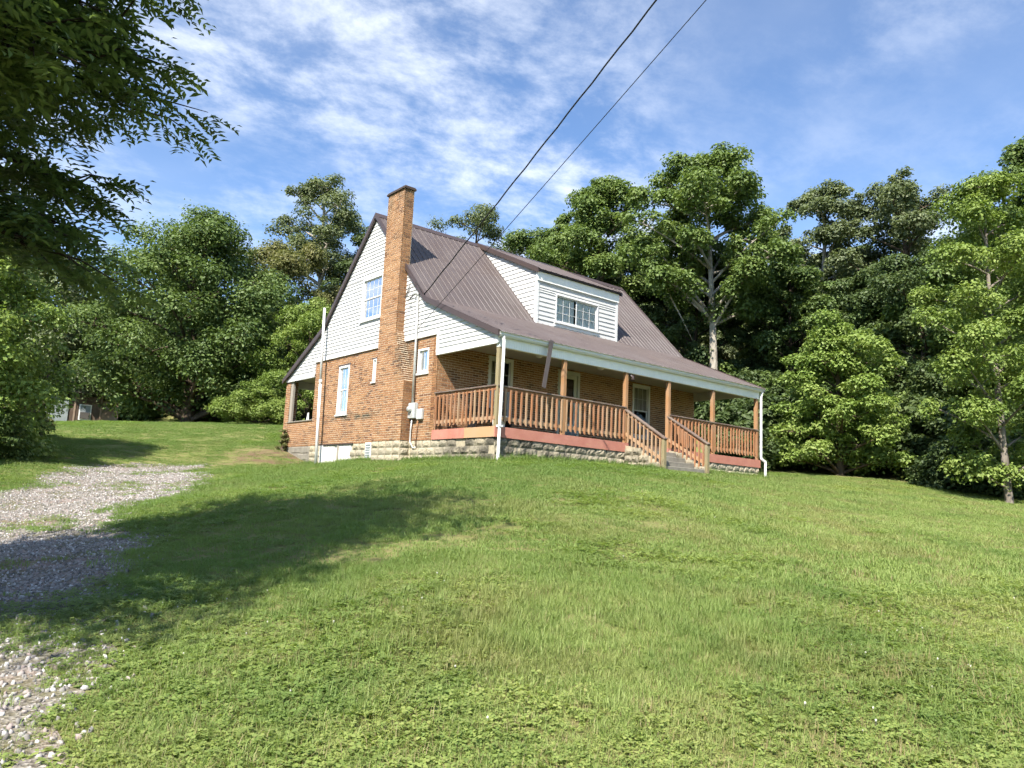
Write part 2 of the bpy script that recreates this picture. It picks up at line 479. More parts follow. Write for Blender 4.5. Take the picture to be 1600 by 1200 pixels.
_prm = np.random.RandomState(5).permutation(256)
_gv = np.random.RandomState(6).rand(256)
def vnoise(x, y, s=1.0, seed=0):
    x = np.asarray(x)*s + seed*17.3; y = np.asarray(y)*s + seed*9.1
    xi = np.floor(x).astype(int); yi = np.floor(y).astype(int); fx = x-xi; fy = y-yi
    fx = fx*fx*(3-2*fx); fy = fy*fy*(3-2*fy)
    h = lambda i, j: _gv[_prm[(_prm[i & 255]+j) & 255]]
    return (h(xi, yi)*(1-fx)+h(xi+1, yi)*fx)*(1-fy)+(h(xi, yi+1)*(1-fx)+h(xi+1, yi+1)*fx)*fy
def fbm(x, y, s=1.0, seed=0, o=4):
    t = 0; a = .5; n = 0
    for i in range(o): t = t+a*vnoise(x, y, s*2**i, seed+i); n += a; a *= .5
    return t/n

def ground_z(x, y):
    x = np.atleast_1d(np.asarray(x, float)); y = np.atleast_1d(np.asarray(y, float))
    out = np.empty(len(x))
    for i in range(0, len(x), 20000):
        q = np.stack([x[i:i+20000], y[i:i+20000]], 1)
        out[i:i+20000] = _phi(q, CP[:, :2]) @ _w[:-1] + _w[-1]
    near = np.clip((70-np.hypot(x, y))/30, 0, 1)
    out += near*((fbm(x, y, .35, 3)-.5)*.16 + (fbm(x, y, 1.6, 8, 3)-.5)*.05)
    # the ground inside the house footprint stays under the floor
    return out
def gz(x, y): return float(ground_z([x], [y])[0])

DRIVE = np.array([(-13.6,-20,1.5),(-13.0,-13,1.7),(-12.15,-8.9,1.7),(-11.05,-4.7,1.8),(-10.2,-1.8,1.75),(-9.6,.7,1.85),(-8.6,3.1,1.9),(-7.1,6.0,2.1),(-6.1,8.8,2.1),(-5.0,10.6,1.3),(-3.2,11.3,.45)])
def drive_mask(x, y):
    """>0 inside the gravel drive, about metres to its edge"""
    best = np.full(len(x), -99.)
    for a, b in zip(DRIVE[:-1], DRIVE[1:]):
        d = b[:2]-a[:2]; t = np.clip(((x-a[0])*d[0]+(y-a[1])*d[1])/(d@d), 0, 1)
        w = a[2]+(b[2]-a[2])*t
        best = np.maximum(best, w-np.hypot(x-a[0]-t*d[0], y-a[1]-t*d[1]))
    return best + (fbm(x, y, .8, 21)-.5)*1.3
def gravel_amount(x, y):
    m = drive_mask(x, y)
    a = np.clip(m/.8+.30, 0, 1)
    # grass strips and tufts that have grown into the gravel
    holes = np.clip((fbm(x, y, .8, 44)-.54)*8, 0, 1)
    return a*(1-.5*holes)

def axis(pts):
    return np.concatenate([np.arange(a, b, s) for a, b, s in pts])
gx = axis([(-400,-80,40),(-80,-30,5),(-30,-16,1),(-16,16,.3),(16,40,1),(40,100,5),(100,401,40)])
gy = axis([(-400,-80,40),(-80,-24,5),(-24,-16,1),(-16,18,.3),(18,50,1),(50,110,5),(110,431,40)])
GX, GY = np.meshgrid(gx, gy)
GZ = ground_z(GX.ravel(), GY.ravel())
nx, ny = len(gx), len(gy)
ii = (np.arange(ny-1)[:, None]*nx+np.arange(nx-1)[None, :]).ravel()
F = np.stack([ii, ii+1, ii+nx+1, ii+nx], 1)
gm = NT('lawn_soil'); p = gm.pos()
c = gm.ramp(gm.noise(p, 0.55, 5, 0.6), [(0.3, (0.125, 0.155, 0.045)), (0.5, (0.165, 0.180, 0.060)), (0.7, (0.225, 0.205, 0.095))])
c = gm.mix(gm.rng(gm.noise(p, 9, 5, 0.7), 0.45, 0.7, 0, .6), c, (0.17, 0.13, 0.07))
c = gm.mix(gm.rng(gm.noise(p, 3, 4, 0.7), 0.5, 0.7, 0, .5), c, (0.09, 0.13, 0.03))
# bare earth bank by the back corner of the house
vm = gm.n('ShaderNodeVectorMath', operation='DISTANCE'); gm.set(vm.inputs[0], p); vm.inputs[1].default_value = (-0.9, 11.4, -.7)
bare = gm.math('MULTIPLY', gm.rng(vm.outputs['Value'], 1.0, 2.6, 1, 0), gm.rng(gm.noise(p, 1.6, 5, .7), .36, .56))
c = gm.mix(bare, c, gm.mix(gm.noise(p, 12, 5, .7), (0.075, 0.05, 0.03), (0.19, 0.135, 0.085)))
# leaf litter under the trees
sx = gm.n('ShaderNodeSeparateXYZ'); gm.set(sx.inputs[0], p)
gm.principled(c, 0.95, 0, gm.bump(gm.noise(p, 40, 5, 0.7), 0.8, 0.03), 0.1)
ground = link('ground', np_mesh('ground', np.stack([GX.ravel(), GY.ravel(), GZ], 1), F, [gm.mat], True))
tag(ground, 'grassy lawn rising from the drive to the house and woods', kind='structure')

# gravel bed of the drive
dx = np.arange(-17, 0, .12); dy = np.arange(-20, 14, .12)
DX, DY = np.meshgrid(dx, dy)
dm = drive_mask(DX.ravel(), DY.ravel()); dz = ground_z(DX.ravel(), DY.ravel())
n1 = len(dx); ii = (np.arange(len(dy)-1)[:, None]*n1+np.arange(n1-1)[None, :]).ravel()
F = np.stack([ii, ii+1, ii+n1+1, ii+n1], 1)
F = F[(dm[F] > 0.02).all(1)]
used, inv = np.unique(F, return_inverse=True)
dv = np.stack([DX.ravel(), DY.ravel(), dz+.012], 1)[used]
gm = NT('gravel_bed'); p = gm.pos()
vo = gm.n('ShaderNodeTexVoronoi'); gm.set(vo.inputs['Vector'], p); vo.inputs['Scale'].default_value = 38
hs = gm.n('ShaderNodeSeparateColor'); gm.set(hs.inputs[0], vo.outputs['Color'])
c = gm.ramp(hs.outputs[0], [(0, (0.10, 0.088, 0.075)), (.5, (0.19, 0.17, 0.15)), (1, (0.32, 0.30, 0.275))])
c = gm.mix(gm.rng(gm.noise(p, .8, 4), .5, .68, 0, .45), c, (0.27, 0.17, 0.14))
c = gm.mix(gm.rng(gm.noise(p, 1.7, 5, .7), .46, .60, 0, .75), c, gm.mix(gm.noise(p, 14, 4), (0.07, 0.08, 0.025), (0.14, 0.12, 0.06)))
gm.principled(c, .95, 0, gm.bump(vo.outputs['Distance'], .8, .02), .1)
drive = link('driveway', np_mesh('driveway', dv, inv.reshape(F.shape), [gm.mat], True))
tag(drive, 'pale gravel driveway with grass strips curving up to the house', kind='structure')

# ================================================================== house
L = 11.567; PD = 2.728; MD = 7.626; Y2 = PD+MD; Y3 = Y2+2.442
ZS = 2.70; ZP = 2.10; ZRS = 2.20; ZFB = 2.00; ZBB = -0.263; SAG = 0.10
EAVE = (-0.13, 2.37); KICK = (3.37, 3.849); RIDGE = (6.60, 7.168); RKICK = (9.83, 3.85); REAVE = (12.90, 2.25)
XD0, XD1, YD = 4.131, 7.937, 3.39
CHX = -0.313; CY0, CY1 = 4.54, 5.51
def sag(x): return -SAG*min(max(x/L, 0), 1)
def roof_z(y):
    P = [EAVE, KICK, RIDGE, RKICK, REAVE]
    for (a, b), (c, d) in zip(P[:-1], P[1:]):
        if a <= y <= c: return b+(d-b)*(y-a)/(c-a)
    return 2.0
house = thing('brick_house', 'brown-roofed brick and white siding house with railed front porch on the lawn', 'house', (5.0, 5.0, -.8))
rs = random.Random(11)

# ---------------- walls: mortar backing with openings, then the bricks
def wall_cells(u0, u1, z0, z1, holes):
    us = sorted({u0, u1, *[h[0] for h in holes], *[h[1] for h in holes]})
    zs = sorted({z0, z1, *[h[2] for h in holes], *[h[3] for h in holes]})
    us = [u for u in us if u0 <= u <= u1]; zs = [z for z in zs if z0 <= z <= z1]
    for a, b in zip(us[:-1], us[1:]):
        for c, d in zip(zs[:-1], zs[1:]):
            mu, mz = (a+b)/2, (c+d)/2
            if any(h[0] < mu < h[1] and h[2] < mz < h[3] for h in holes): continue
            yield a, b, c, d
BW, BH, MJ = 0.201, 0.0555, 0.0135
def courses(u0, u1, z0, z1, holes, uend=None):
    """running bond: yields whole and cut bricks as (ua, ub, za, zb)"""
    k = 0; z = z0
    while z+BH <= z1+.02:
        lo, hi = (u0, u1) if uend is None else uend(z+BH/2)
        u = u0-1.0+(0 if k % 2 else (BW+MJ)/2)
        while u < hi:
            a, b = max(u, lo), min(u+BW, hi)
            u += BW+MJ
            segs = [(a, b)]
            for h in holes:
                if h[2] < z+BH/2 < h[3]:
                    ns = []
                    for (p, q) in segs:
                        if q <= h[0] or p >= h[1]: ns.append((p, q)); continue
                        if p < h[0]: ns.append((p, h[0]))
                        if q > h[1]: ns.append((h[1], q))
                    segs = ns
            for (p, q) in segs:
                if q-p > .025: yield p, q, z, min(z+BH, z1)
        z += BH+MJ; k += 1
BR = []      # (axis, plane, ua, ub, za, zb, wallkey)
GW = [(7.82, 8.55, .72, 2.35), (6.08, 6.27, 1.64, 2.36), (3.14, 3.70, 1.65, 2.36)]     # gable windows
FW = [(1.81, 2.74, .55, 2.36), (4.60, 5.56, 0.0, 2.33), (8.12, 9.03, .50, 2.34)]        # porch window, door, window
wall_gable = MB()
for a, b, c, d in wall_cells(PD+.02, Y2, ZBB, ZS+.12, GW): wall_gable.box(0.0, .22, a, b, c, d)
wall_gable = wall_gable.build('gable_wall', M['mortar'], house)
wf = MB()
for a, b, c, d in wall_cells(0.0, L, -.05, 2.60, FW): wf.box(a, b, PD, PD+.20, c, d)
wall_front = wf.build('front_wall', M['mortar'], house)
for q in courses(PD-.012, Y2, ZBB+.005, ZS+.01, GW): BR.append((0, 0.0, *q, wall_gable))
for q in courses(0.0, L, 0.01, 2.45, FW): BR.append((1, PD, *q, wall_front))
# quoin faces: the ends of the gable bricks already show at the porch corner
def cend(z):
    if z > 3.0: return CY0
    if z > 1.45: return 3.90+(CY0-3.90)*(z-1.45)/1.55
    return 3.90
ch = MB()
ch.box(CHX, .02, CY0+.004, CY1, 3.0, 7.42)
ch.hexa([(CHX,3.904,1.45),(.02,3.904,1.45),(.02,CY1,1.45),(CHX,CY1,1.45),(CHX,CY0+.004,3.0),(.02,CY0+.004,3.0),(.02,CY1,3.0),(CHX,CY1,3.0)])
ch.box(CHX, .02, 3.904, CY1, ZBB, 1.45)
chim = ch.build('chimney', M['mortar'], house)
for q in courses(CY0, CY1+.0, ZBB+.005, 7.40, [], lambda z: (cend(z)-.012, CY1)): BR.append((0, CHX, *q, chim))
for q in list(courses(CHX, 0.0, ZBB+.005, 7.40, [])):
    BR.append((1, cend((q[2]+q[3])/2), *q, chim))
cap = MB()
cap.box(CHX-.05, .06, CY0-.05, CY1+.05, 7.40, 7.465)
cap.box(CHX-.025, .04, CY0-.025, CY1+.025, 7.465, 7.50)
cap.build('chimney_cap', plain('sooty_cap', (.05, .035, .03), .9, 0, .2, 9), chim, bevel=.008)
# back porch pier and parapet
bp = MB(); bp.box(0.0, .30, 12.42, 12.80, -.35, 2.20); pier = bp.build('porch_pier', M['mortar'], house)
for q in courses(12.42-.012, 12.80, -.30, 2.19, []): BR.append((0, 0.0, *q, pier))
for q in courses(0.0, .30, -.30, 2.19, []): BR.append((1, 12.42, *q, pier))
bp = MB(); bp.box(0.012, .22, Y2, 12.42, -.27, .62); par = bp.build('porch_parapet', M['mortar'], house)
for q in courses(Y2, 12.41, -.265, .61, []): BR.append((0, 0.012, *q, par))
MB().box(-.03, .26, Y2, 12.42, .62, .665).build('parapet_coping', M['concrete'], house, bevel=.006)
MB().box(.01, .09, 12.20, 12.40, .665, 2.20).build('weathered_post', M['grey_wood'], house)
for x0, x1, y0, y1, z1 in ((L-.30, L, 12.42, 12.80, 2.20), (L-.2, L, Y2, 12.42, .62), (5.2, 5.5, 12.5, 12.8, 2.2)):
    MB().box(x0, x1, y0, y1, -.35, z1).build('porch_pier', M['brick'], house)
# walls not faced one brick at a time: back and far end of the house
ow = MB(); ow.box(L-.22, L, PD+.2, Y2, ZBB, ZS+.1); ow.box(.22, L-.22, Y2-.2, Y2, ZBB, ZS+.1)
ow.build('rear_walls', M['brick'], house)
# largest-showing 300 whole bricks are objects, the rest one mesh per wall
def bdist(b):
    u = (b[2]+b[3])/2; z = (b[4]+b[5])/2
    P = (b[1], u, z) if b[0] == 0 else (u, b[1], z)
    return sum((P[i]-CAM[i])**2 for i in range(3)) + (0 if b[6] is not wall_front else 900) + (200 if b[0] == 1 else 0)
whole = [b for b in BR if b[3]-b[2] > BW-.001 and b[5]-b[4] > BH-.001]
whole.sort(key=bdist)
single = set(id(b) for b in whole[:300])
unit = MB().box(-.005, .006, -BW/2, BW/2, -BH/2, BH/2)      # faces -X
unit_x = unit.mesh('brick', M['brick'])
unit_y = MB().box(-BW/2, BW/2, -.005, .006, -BH/2, BH/2).mesh('brick', M['brick'])
rest = {}
for b in BR:
    ax, pl, ua, ub, za, zb, wk = b
    pr = .005+rs.uniform(-.002, .002)
    if id(b) in single:
        o = link('brick', unit_x if ax == 0 else unit_y, wk)
        um, zm = (ua+ub)/2, (za+zb)/2
        o.location = (pl-(pr-.005), um, zm) if ax == 0 else (um, pl-(pr-.005), zm)
        o.rotation_euler = (rs.uniform(-.006, .006), 0, 0) if ax == 0 else (0, rs.uniform(-.006, .006), 0)
    else:
        mb = rest.setdefault(wk.name, (MB(), wk))[0]
        if ax == 0: mb.box(pl-pr, pl+.004, ua, ub, za, zb)
        else: mb.box(ua, ub, pl-pr, pl+.004, za, zb)
for mb, wk in rest.values():
    tag(mb.build('brickwork', M['brick'], wk), kind='stuff')

# ---------------- foundation: rock-faced blocks
def block_mesh(i, irregular=False):
    r = np.random.RandomState(100+i); nu, nz = 7, 4
    V = []; 
    for k in range(nz+1):
        for j in range(nu+1):
            u = j/nu; w = k/nz
            e = min(u, 1-u)*4; g = min(w, 1-w)*2.4
            d = min(1, e)*min(1, g)
            off = .006+d**.5*(.018+.035*r.rand())
            jit = .0 if (j in (0, nu) or k in (0, nz)) else .04
            uu = u+r.uniform(-jit, jit); ww = w+r.uniform(-jit, jit)
            if irregular:
                uu = .5+(uu-.5)*(1-.16*abs(w-.5)**1.5*2*r.rand()); ww = .5+(ww-.5)*(1-.3*abs(u-.5)**2*2*r.rand())
            V.append((uu-.5, -off, ww-.5))
    nb = len(V)
    F = []
    for k in range(nz):
        for j in range(nu):
            a = k*(nu+1)+j; F.append((a, a+1, a+nu+2, a+nu+1))
    ring = [j for j in range(nu+1)]+[k*(nu+1)+nu for k in range(1, nz+1)]+[nz*(nu+1)+j for j in range(nu-1, -1, -1)]+[k*(nu+1) for k in range(nz-1, 0, -1)]
    for q in ring: V.append((V[q][0], .02, V[q][2]))
    for t in range(len(ring)):
        s2 = (t+1) % len(ring); F.append((ring[s2], ring[t], nb+t, nb+s2))
    return MB().add(V, F).mesh('foundation_block', M['block'])
BM = [block_mesh(i) for i in range(8)]; BMI = [block_mesh(20+i, True) for i in range(6)]
fb = MB()
fb.box(0.02, L-.02, .02, .25, -1.3, ZBB-.12); fb.box(.02, .24, .25, 7.33, -1.3, ZBB-.003); fb.box(.02, .24, 9.46, 10.4, -1.3, ZBB-.003)
fb.box(.02, .24, 7.33, 9.46, -1.3, -.95); fb.box(L-.25, L-.02, .25, 12.8, -1.3, ZBB-.12); fb.box(.25, L-.3, 12.5, 12.8, -1.3, -.3)
found = fb.build('foundation', M['joint'], house)
def put_block(ax, u, z, w, h, plane, irregular=False):
    o = link('foundation_block', rs.choice(BMI if irregular else BM), found)
    o.scale = (w, 1.0+rs.uniform(-.2, .3), h)
    if ax == 1: o.location = (u, plane, z)
    else:
        o.rotation_euler = (0, 0, -math.pi/2); o.location = (plane, u, z)
for row in range(4):
    z = ZBB-.10-.205*row
    u = .03+(.2 if row % 2 else 0)
    if row % 2: put_block(1, .125, z, .19, .195, .02)
    while u < L-.1:                                     # porch front
        w = min(.40 if u < 3 else rs.uniform(.26, .46), L-.02-u)
        irr = 2.9 < u < 7.0
        zz = z+sag(u)*1.0
        if not (5.0 < u+w/2 < 6.5): put_block(1, u+w/2, zz, w-.012, .195, .02, irr)
        u += w
    u = .04+(.2 if row % 2 else 0)
    while u < 10.38:                                    # gable side
        w = min(.40, 10.38-u)
        mid = u+w/2
        vent = 6.03 < mid < 6.42 and z > -.8
        hole = row == 0 and 1.35 < mid < 1.75           # a block is missing under the porch
        if not (7.33 < mid < 9.46) and not vent and not hole: put_block(0, mid, z, w-.012, .195, .02)
        u += w
    for u in (3.90, 4.305, 4.71, 5.115):                # under the chimney
        put_block(0, u+.20, z, .393, .195, CHX+.02)
    put_block(1, CHX/2, z, -CHX-.01, .195, 3.92)
fb = MB().box(CHX+.02, .02, 3.92, 5.51, -1.3, ZBB-.003).build('chimney_footing', M['joint'], house)
# concrete base of the back porch
MB().box(.0, .25, 10.40, 12.45, -1.2, -.275).build('porch_base', M['concrete'], house, bevel=.02)
for y0, y1, z0, z1 in ((10.42, 11.1, -.52, -.29), (11.12, 11.85, -.5, -.29), (10.5, 11.35, -.76, -.54)):
    MB().box(-.02, .05, y0, y1, z0, z1).build('foundation_block', M['concrete'], found, bevel=.02)
# vent block
ve = MB().box(-.02, .06, 6.04, 6.40, -.78, -.25).build('foundation_vent', M['white'], house)
for k in range(6): MB().box(-.035, -.018, 6.09, 6.35, -.74+.078*k, -.70+.078*k).build('louver', M['bluegrey'], ve)
# basement hatch
hd = MB().box(.04, .08, 7.36, 9.44, -1.0, ZBB-.005).build('basement_door', M['hatch'], house)
y = 7.38
while y < 9.3:
    w = .19
    if y < 8.2 or y > 8.4: MB().box(.012, .04, y, y+w-.012, -1.0, -.30).build('plank', M['hatch'], hd)
    y += w
MB().box(-.01, .02, 8.20, 8.30, -1.0, -.27).build('door_stile', M['grey_wood'], hd)
MB().box(-.03, .06, 7.25, 9.55, -.275, -.235).build('hatch_lintel', M['roof_trim'], house)
MB().box(-.03, .03, 9.30, 9.52, -1.0, -.28).build('door_jamb', M['white'], hd)

# ---------------- siding boards
def board(parent, to3, ua0, ub0, ua1, ub1, za, zb, t=.026):
    P = [to3(ua0, za, t), to3(ub0, za, t), to3(ub1, zb, .003), to3(ua1, zb, .003), to3(ua0, za, 0), to3(ub0, za, 0), to3(ub1, zb, 0), to3(ua1, zb, 0)]
    F = [(0, 1, 2, 3), (5, 4, 7, 6), (4, 5, 1, 0), (1, 5, 6, 2), (2, 6, 7, 3), (4, 0, 3, 7)]
    return MB().add(P, F).build('siding_board', M['siding'], parent)
def yf(z):   # front edge of the gable under the roof
    z = z+.10
    if z < EAVE[1]+.06: return 0.0
    if z < KICK[1]: return max(0, EAVE[0]+(KICK[0]-EAVE[0])*(z-EAVE[1])/(KICK[1]-EAVE[1]))
    return KICK[0]+(RIDGE[0]-KICK[0])*(z-KICK[1])/(RIDGE[1]-KICK[1])
def yrr(z):
    z = z+.10
    if z < REAVE[1]+.05: return 12.82
    if z < RKICK[1]: return min(12.82, REAVE[0]+(RKICK[0]-REAVE[0])*(z-REAVE[1])/(RKICK[1]-REAVE[1]))
    return RKICK[0]+(RIDGE[0]-RKICK[0])*(z-RKICK[1])/(RIDGE[1]-RKICK[1])
SX = -0.03
tog = lambda u, z, t: (SX-t, u, z)
sb = MB()
prof = [(0.0, ZP), (PD, ZP), (PD, ZS), (Y2, ZS), (Y2, ZRS), (12.8, ZRS), (12.8, 2.2), (RKICK[0], RKICK[1]-.1), (RIDGE[0], RIDGE[1]-.13), (KICK[0], KICK[1]-.1), (0.0, 2.3)]
GWIN = (5.98, 7.19, 3.75, 5.04)
# sheathing behind the boards, in strips that leave the window open
def sheath(y0, y1, zb, zt=None):
    zt0 = min(roof_z(y0)-.1, zt) if zt else roof_z(y0)-.1; zt1 = min(roof_z(y1)-.1, zt) if zt else roof_z(y1)-.1
    sb.hexa([(SX,y0,zb),(.1,y0,zb),(.1,y1,zb),(SX,y1,zb),(SX,y0,zt0),(.1,y0,zt0),(.1,y1,zt1),(SX,y1,zt1)])
sheath(0, PD, ZP); sheath(PD, KICK[0], ZS); sheath(KICK[0], GWIN[0], ZS); sheath(GWIN[0], RIDGE[0], ZS, GWIN[2]); sheath(RIDGE[0], GWIN[1], ZS, GWIN[2])
sheath(GWIN[0], RIDGE[0], GWIN[3]); sheath(RIDGE[0], GWIN[1], GWIN[3]); sheath(GWIN[1], RKICK[0], ZS); sheath(RKICK[0], Y2, ZS); sheath(Y2, 12.8, ZRS)
gab = sb.build('gable_siding', M['siding'], house)
EXP = .119
def cut(a, b, holes):
    segs = [(a, b)]
    for h0, h1 in holes:
        ns = []
        for p_, q_ in segs:
            if q_ <= h0 or p_ >= h1: ns.append((p_, q_)); continue
            if p_ < h0: ns.append((p_, h0))
            if q_ > h1: ns.append((h1, q_))
        segs = ns
    return segs
zl = [ZP+.06+EXP*i for i in range(60)]
zl = sorted(set([z for z in zl if z < 7.05 and all(abs(z-q) > .02 for q in (ZS+.06, GWIN[2]-.06, GWIN[3]+.06))] + [ZS+.06, GWIN[2]-.06, GWIN[3]+.06]))
for za, zb in zip(zl[:-1], zl[1:]):
    zm = (za+zb)/2
    pieces = []
    if zm < ZS+.06:
        pieces = [(yf(za), PD-.10, yf(zb), PD-.10)]
        if zm > ZRS: pieces.append((Y2+.0, yrr(za), Y2+.0, yrr(zb)))
    else:
        holes = [(CY0+.0, CY1)]
        if GWIN[2]-.06 < zm < GWIN[3]+.06: holes.append((GWIN[0]-.06, GWIN[1]+.06))
        for p_, q_ in cut(yf(zm), yrr(zm), holes):
            pieces.append((yf(za) if p_ == yf(zm) else p_, yrr(za) if q_ == yrr(zm) else q_, yf(zb) if p_ == yf(zm) else p_, yrr(zb) if q_ == yrr(zm) else q_))
    for a0, b0, a1, b1 in pieces:
        if b0-a0 > .03: board(gab, tog, a0, b0, a1, max(b1, a1+.01), za, zb)
tr = MB()
for y0, y1, z0, z1 in ((0.0, PD, ZP-.02, ZP+.06), (PD, CY0, ZS-.02, ZS+.06), (CY1, Y2, ZS-.02, ZS+.06), (Y2, 12.8, ZRS-.02, ZRS+.06)):
    tr.box(SX-.028, .02, y0, y1, z0, z1)
tr.box(SX-.03, .02, PD-.10, PD+.01, ZP+.06, ZS+.06)
tr.box(SX-.032, .03, -.02, .10, ZP+.0, 2.30)
tr.build('siding_trim', M['white'], house)
# far gable, plain
fg = MB().prism([(0, 2.1), (PD, 2.1), (PD, ZS), (Y2, ZS), (Y2, 2.2), (12.8, 2.2), (RKICK[0], 3.75), (RIDGE[0], 7.03), (KICK[0], 3.75), (0, 2.3)], 0, L-.05, L+.03)
fg.build('far_gable_siding', M['siding'], house)

# ---------------- roof
deck = MB()
def slab(a, b, x0, x1, t=.06, dz=-.012):
    P = []
    for (y, z) in (a, b):
        for x in (x0, x1): P.append((x, y, z+dz))
    (q0, q1, q2, q3) = P
    dn = lambda q: (q[0], q[1], q[2]-t)
    deck.hexa([dn(q0), dn(q1), dn(q3), dn(q2), q0, q1, q3, q2])
for a, b in ((EAVE, KICK), (KICK, RIDGE), (RKICK, RIDGE), (REAVE, RKICK)): slab(a, b, -.10, L+.10)
DR = (3.24, 5.63)
slab(DR, (RIDGE[0], RIDGE[1]+.045), XD0-.06, XD1+.06, .05)
roof = deck.build('roof', M['roof_trim'], house)
def roof_panel(x0, x1, a, b, lift=0.0):
    pts = []; n = max(1, round((x1-x0)/.229)); s = (x1-x0)/n
    for i in range(n):
        c = x0+s*i
        for d, h in ((0, 0.017), (.018, .017), (.032, 0), (s*.36, 0), (s*.36+.015, .006), (s*.42, .006), (s*.42+.015, 0), (s*.66, 0), (s*.66+.015, .006), (s*.72, .006), (s*.72+.015, 0), (s-.014, 0)): pts.append((c+d, h))
    pts.append((x1-.002, .017))
    dy, dz = b[0]-a[0], b[1]-a[1]; ln = math.hypot(dy, dz); ny_, nz_ = -dz/ln, dy/ln
    if nz_ < 0: ny_, nz_ = -ny_, -nz_
    V = []
    for (y, z) in (a, b):
        for x, h in pts: V.append((x, y+ny_*(h+lift), z+nz_*(h+lift)))
    k = len(pts)
    F_ = [(i, i+1, k+i+1, k+i) for i in range(k-1)]
    return MB().add(V, F_).build('roof_panel', M['roof'], roof)
def ext(a, b, e0, e1):
    dy, dz = b[0]-a[0], b[1]-a[1]; ln = math.hypot(dy, dz)
    return (a[0]-dy/ln*e0, a[1]-dz/ln*e0), (b[0]+dy/ln*e1, b[1]+dz/ln*e1)
XR0, XR1 = -.12, L+.12
npan = 13; pw = (XR1-XR0)/npan
for i in range(npan):
    x0 = XR0+pw*i; x1 = x0+pw
    roof_panel(x0, x1, *ext(EAVE, KICK, .05, 0.0))
    a, b = ext(KICK, RIDGE, .07, 0)
    roof_panel(x0, x1, a, b, .014)
    roof_panel(x0, x1, *ext(RKICK, RIDGE, .07, 0), .014)
    roof_panel(x0, x1, *ext(REAVE, RKICK, .05, 0))
nd = 4; dw = (XD1-XD0+.16)/nd
for i in range(nd):
    roof_panel(XD0-.08+dw*i, XD0-.08+dw*(i+1), *ext(DR, (RIDGE[0], RIDGE[1]+.05), .05, 0), .004)
# rake trim along the gable edges, ridge cap, dormer edge
def rake(x, P, nm='rake_trim'):
    t = MB()
    for a, b in zip(P[:-1], P[1:]):
        V = []
        for (y, z) in (a, b):
            for (dx_, dz_) in ((-.03, -.135), (.03, -.135), (.03, .03), (-.03, .03)): V.append((x+dx_, y, z+dz_))
        t.add(V, BOXF)
    return t.build(nm, M['roof_trim'], roof)
rake(-.125, [EAVE, KICK, (RIDGE[0], RIDGE[1]+.02)]); rake(-.126, [REAVE, RKICK, (RIDGE[0], RIDGE[1]+.02)])
rake(L+.125, [EAVE, KICK, (RIDGE[0], RIDGE[1]+.02)]); rake(L+.126, [REAVE, RKICK, (RIDGE[0], RIDGE[1]+.02)])
rake(XD0-.09, [DR, (RIDGE[0], RIDGE[1]+.05)], 'dormer_rake_trim'); rake(XD1+.09, [DR, (RIDGE[0], RIDGE[1]+.05)], 'dormer_rake_trim')
MB().prism([(RIDGE[0]-.16, RIDGE[1]-.115), (RIDGE[0], RIDGE[1]+.06), (RIDGE[0]+.16, RIDGE[1]-.115), (RIDGE[0]+.15, RIDGE[1]-.135), (RIDGE[0], RIDGE[1]+.03), (RIDGE[0]-.15, RIDGE[1]-.135)], 0, XR0-.03, XD0-.1).build('ridge_cap', M['roof_trim'], roof)
MB().prism([(RIDGE[0]-.20, RIDGE[1]-.02), (RIDGE[0], RIDGE[1]+.09), (RIDGE[0]+.16, RIDGE[1]-.115), (RIDGE[0]+.15, RIDGE[1]-.135), (RIDGE[0], RIDGE[1]+.05), (RIDGE[0]-.2, RIDGE[1]-.04)], 0, XD0-.1, XD1+.1).build('ridge_cap', M['roof_trim'], roof)
MB().prism([(RIDGE[0]-.16, RIDGE[1]-.115), (RIDGE[0], RIDGE[1]+.06), (RIDGE[0]+.16, RIDGE[1]-.115), (RIDGE[0]+.15, RIDGE[1]-.135), (RIDGE[0], RIDGE[1]+.03), (RIDGE[0]-.15, RIDGE[1]-.135)], 0, XD1+.1, XR1+.03).build('ridge_cap', M['roof_trim'], roof)

# ---------------- windows
def frame_ring(mb, to3, u0, u1, z0, z1, w, t0, t1, wb=None):
    wb = w if wb is None else wb
    def bx(a, b, c, d):
        P = [to3(a, c, t0), to3(b, c, t0), to3(b, c, t1), to3(a, c, t1), to3(a, d, t0), to3(b, d, t0), to3(b, d, t1), to3(a, d, t1)]
        mb.add(P, BOXF)
    bx(u0, u1, z1-w, z1); bx(u0, u1, z0, z0+wb); bx(u0, u0+w, z0+wb, z1-w); bx(u1-w, u1, z0+wb, z1-w)
def rbox(to3, a, b, c, d, t0, t1):
    return MB().add([to3(a, c, t0), to3(b, c, t0), to3(b, c, t1), to3(a, c, t1), to3(a, d, t0), to3(b, d, t0), to3(b, d, t1), to3(a, d, t1)], BOXF)
def curtain(to3, u0, u1, z0, z1, depth, parent, mat, folds=7):
    n = folds*6; V = []
    for i in range(n+1):
        u = u0+(u1-u0)*i/n; d = depth+.018*math.sin(i/n*folds*2*math.pi)+.008*math.sin(i*1.7)
        V += [to3(u, z0, d), to3(u, z1, d)]
    MB().add(V, [(2*i, 2*i+2, 2*i+3, 2*i+1) for i in range(n)]).build('curtain', mat, parent, True)
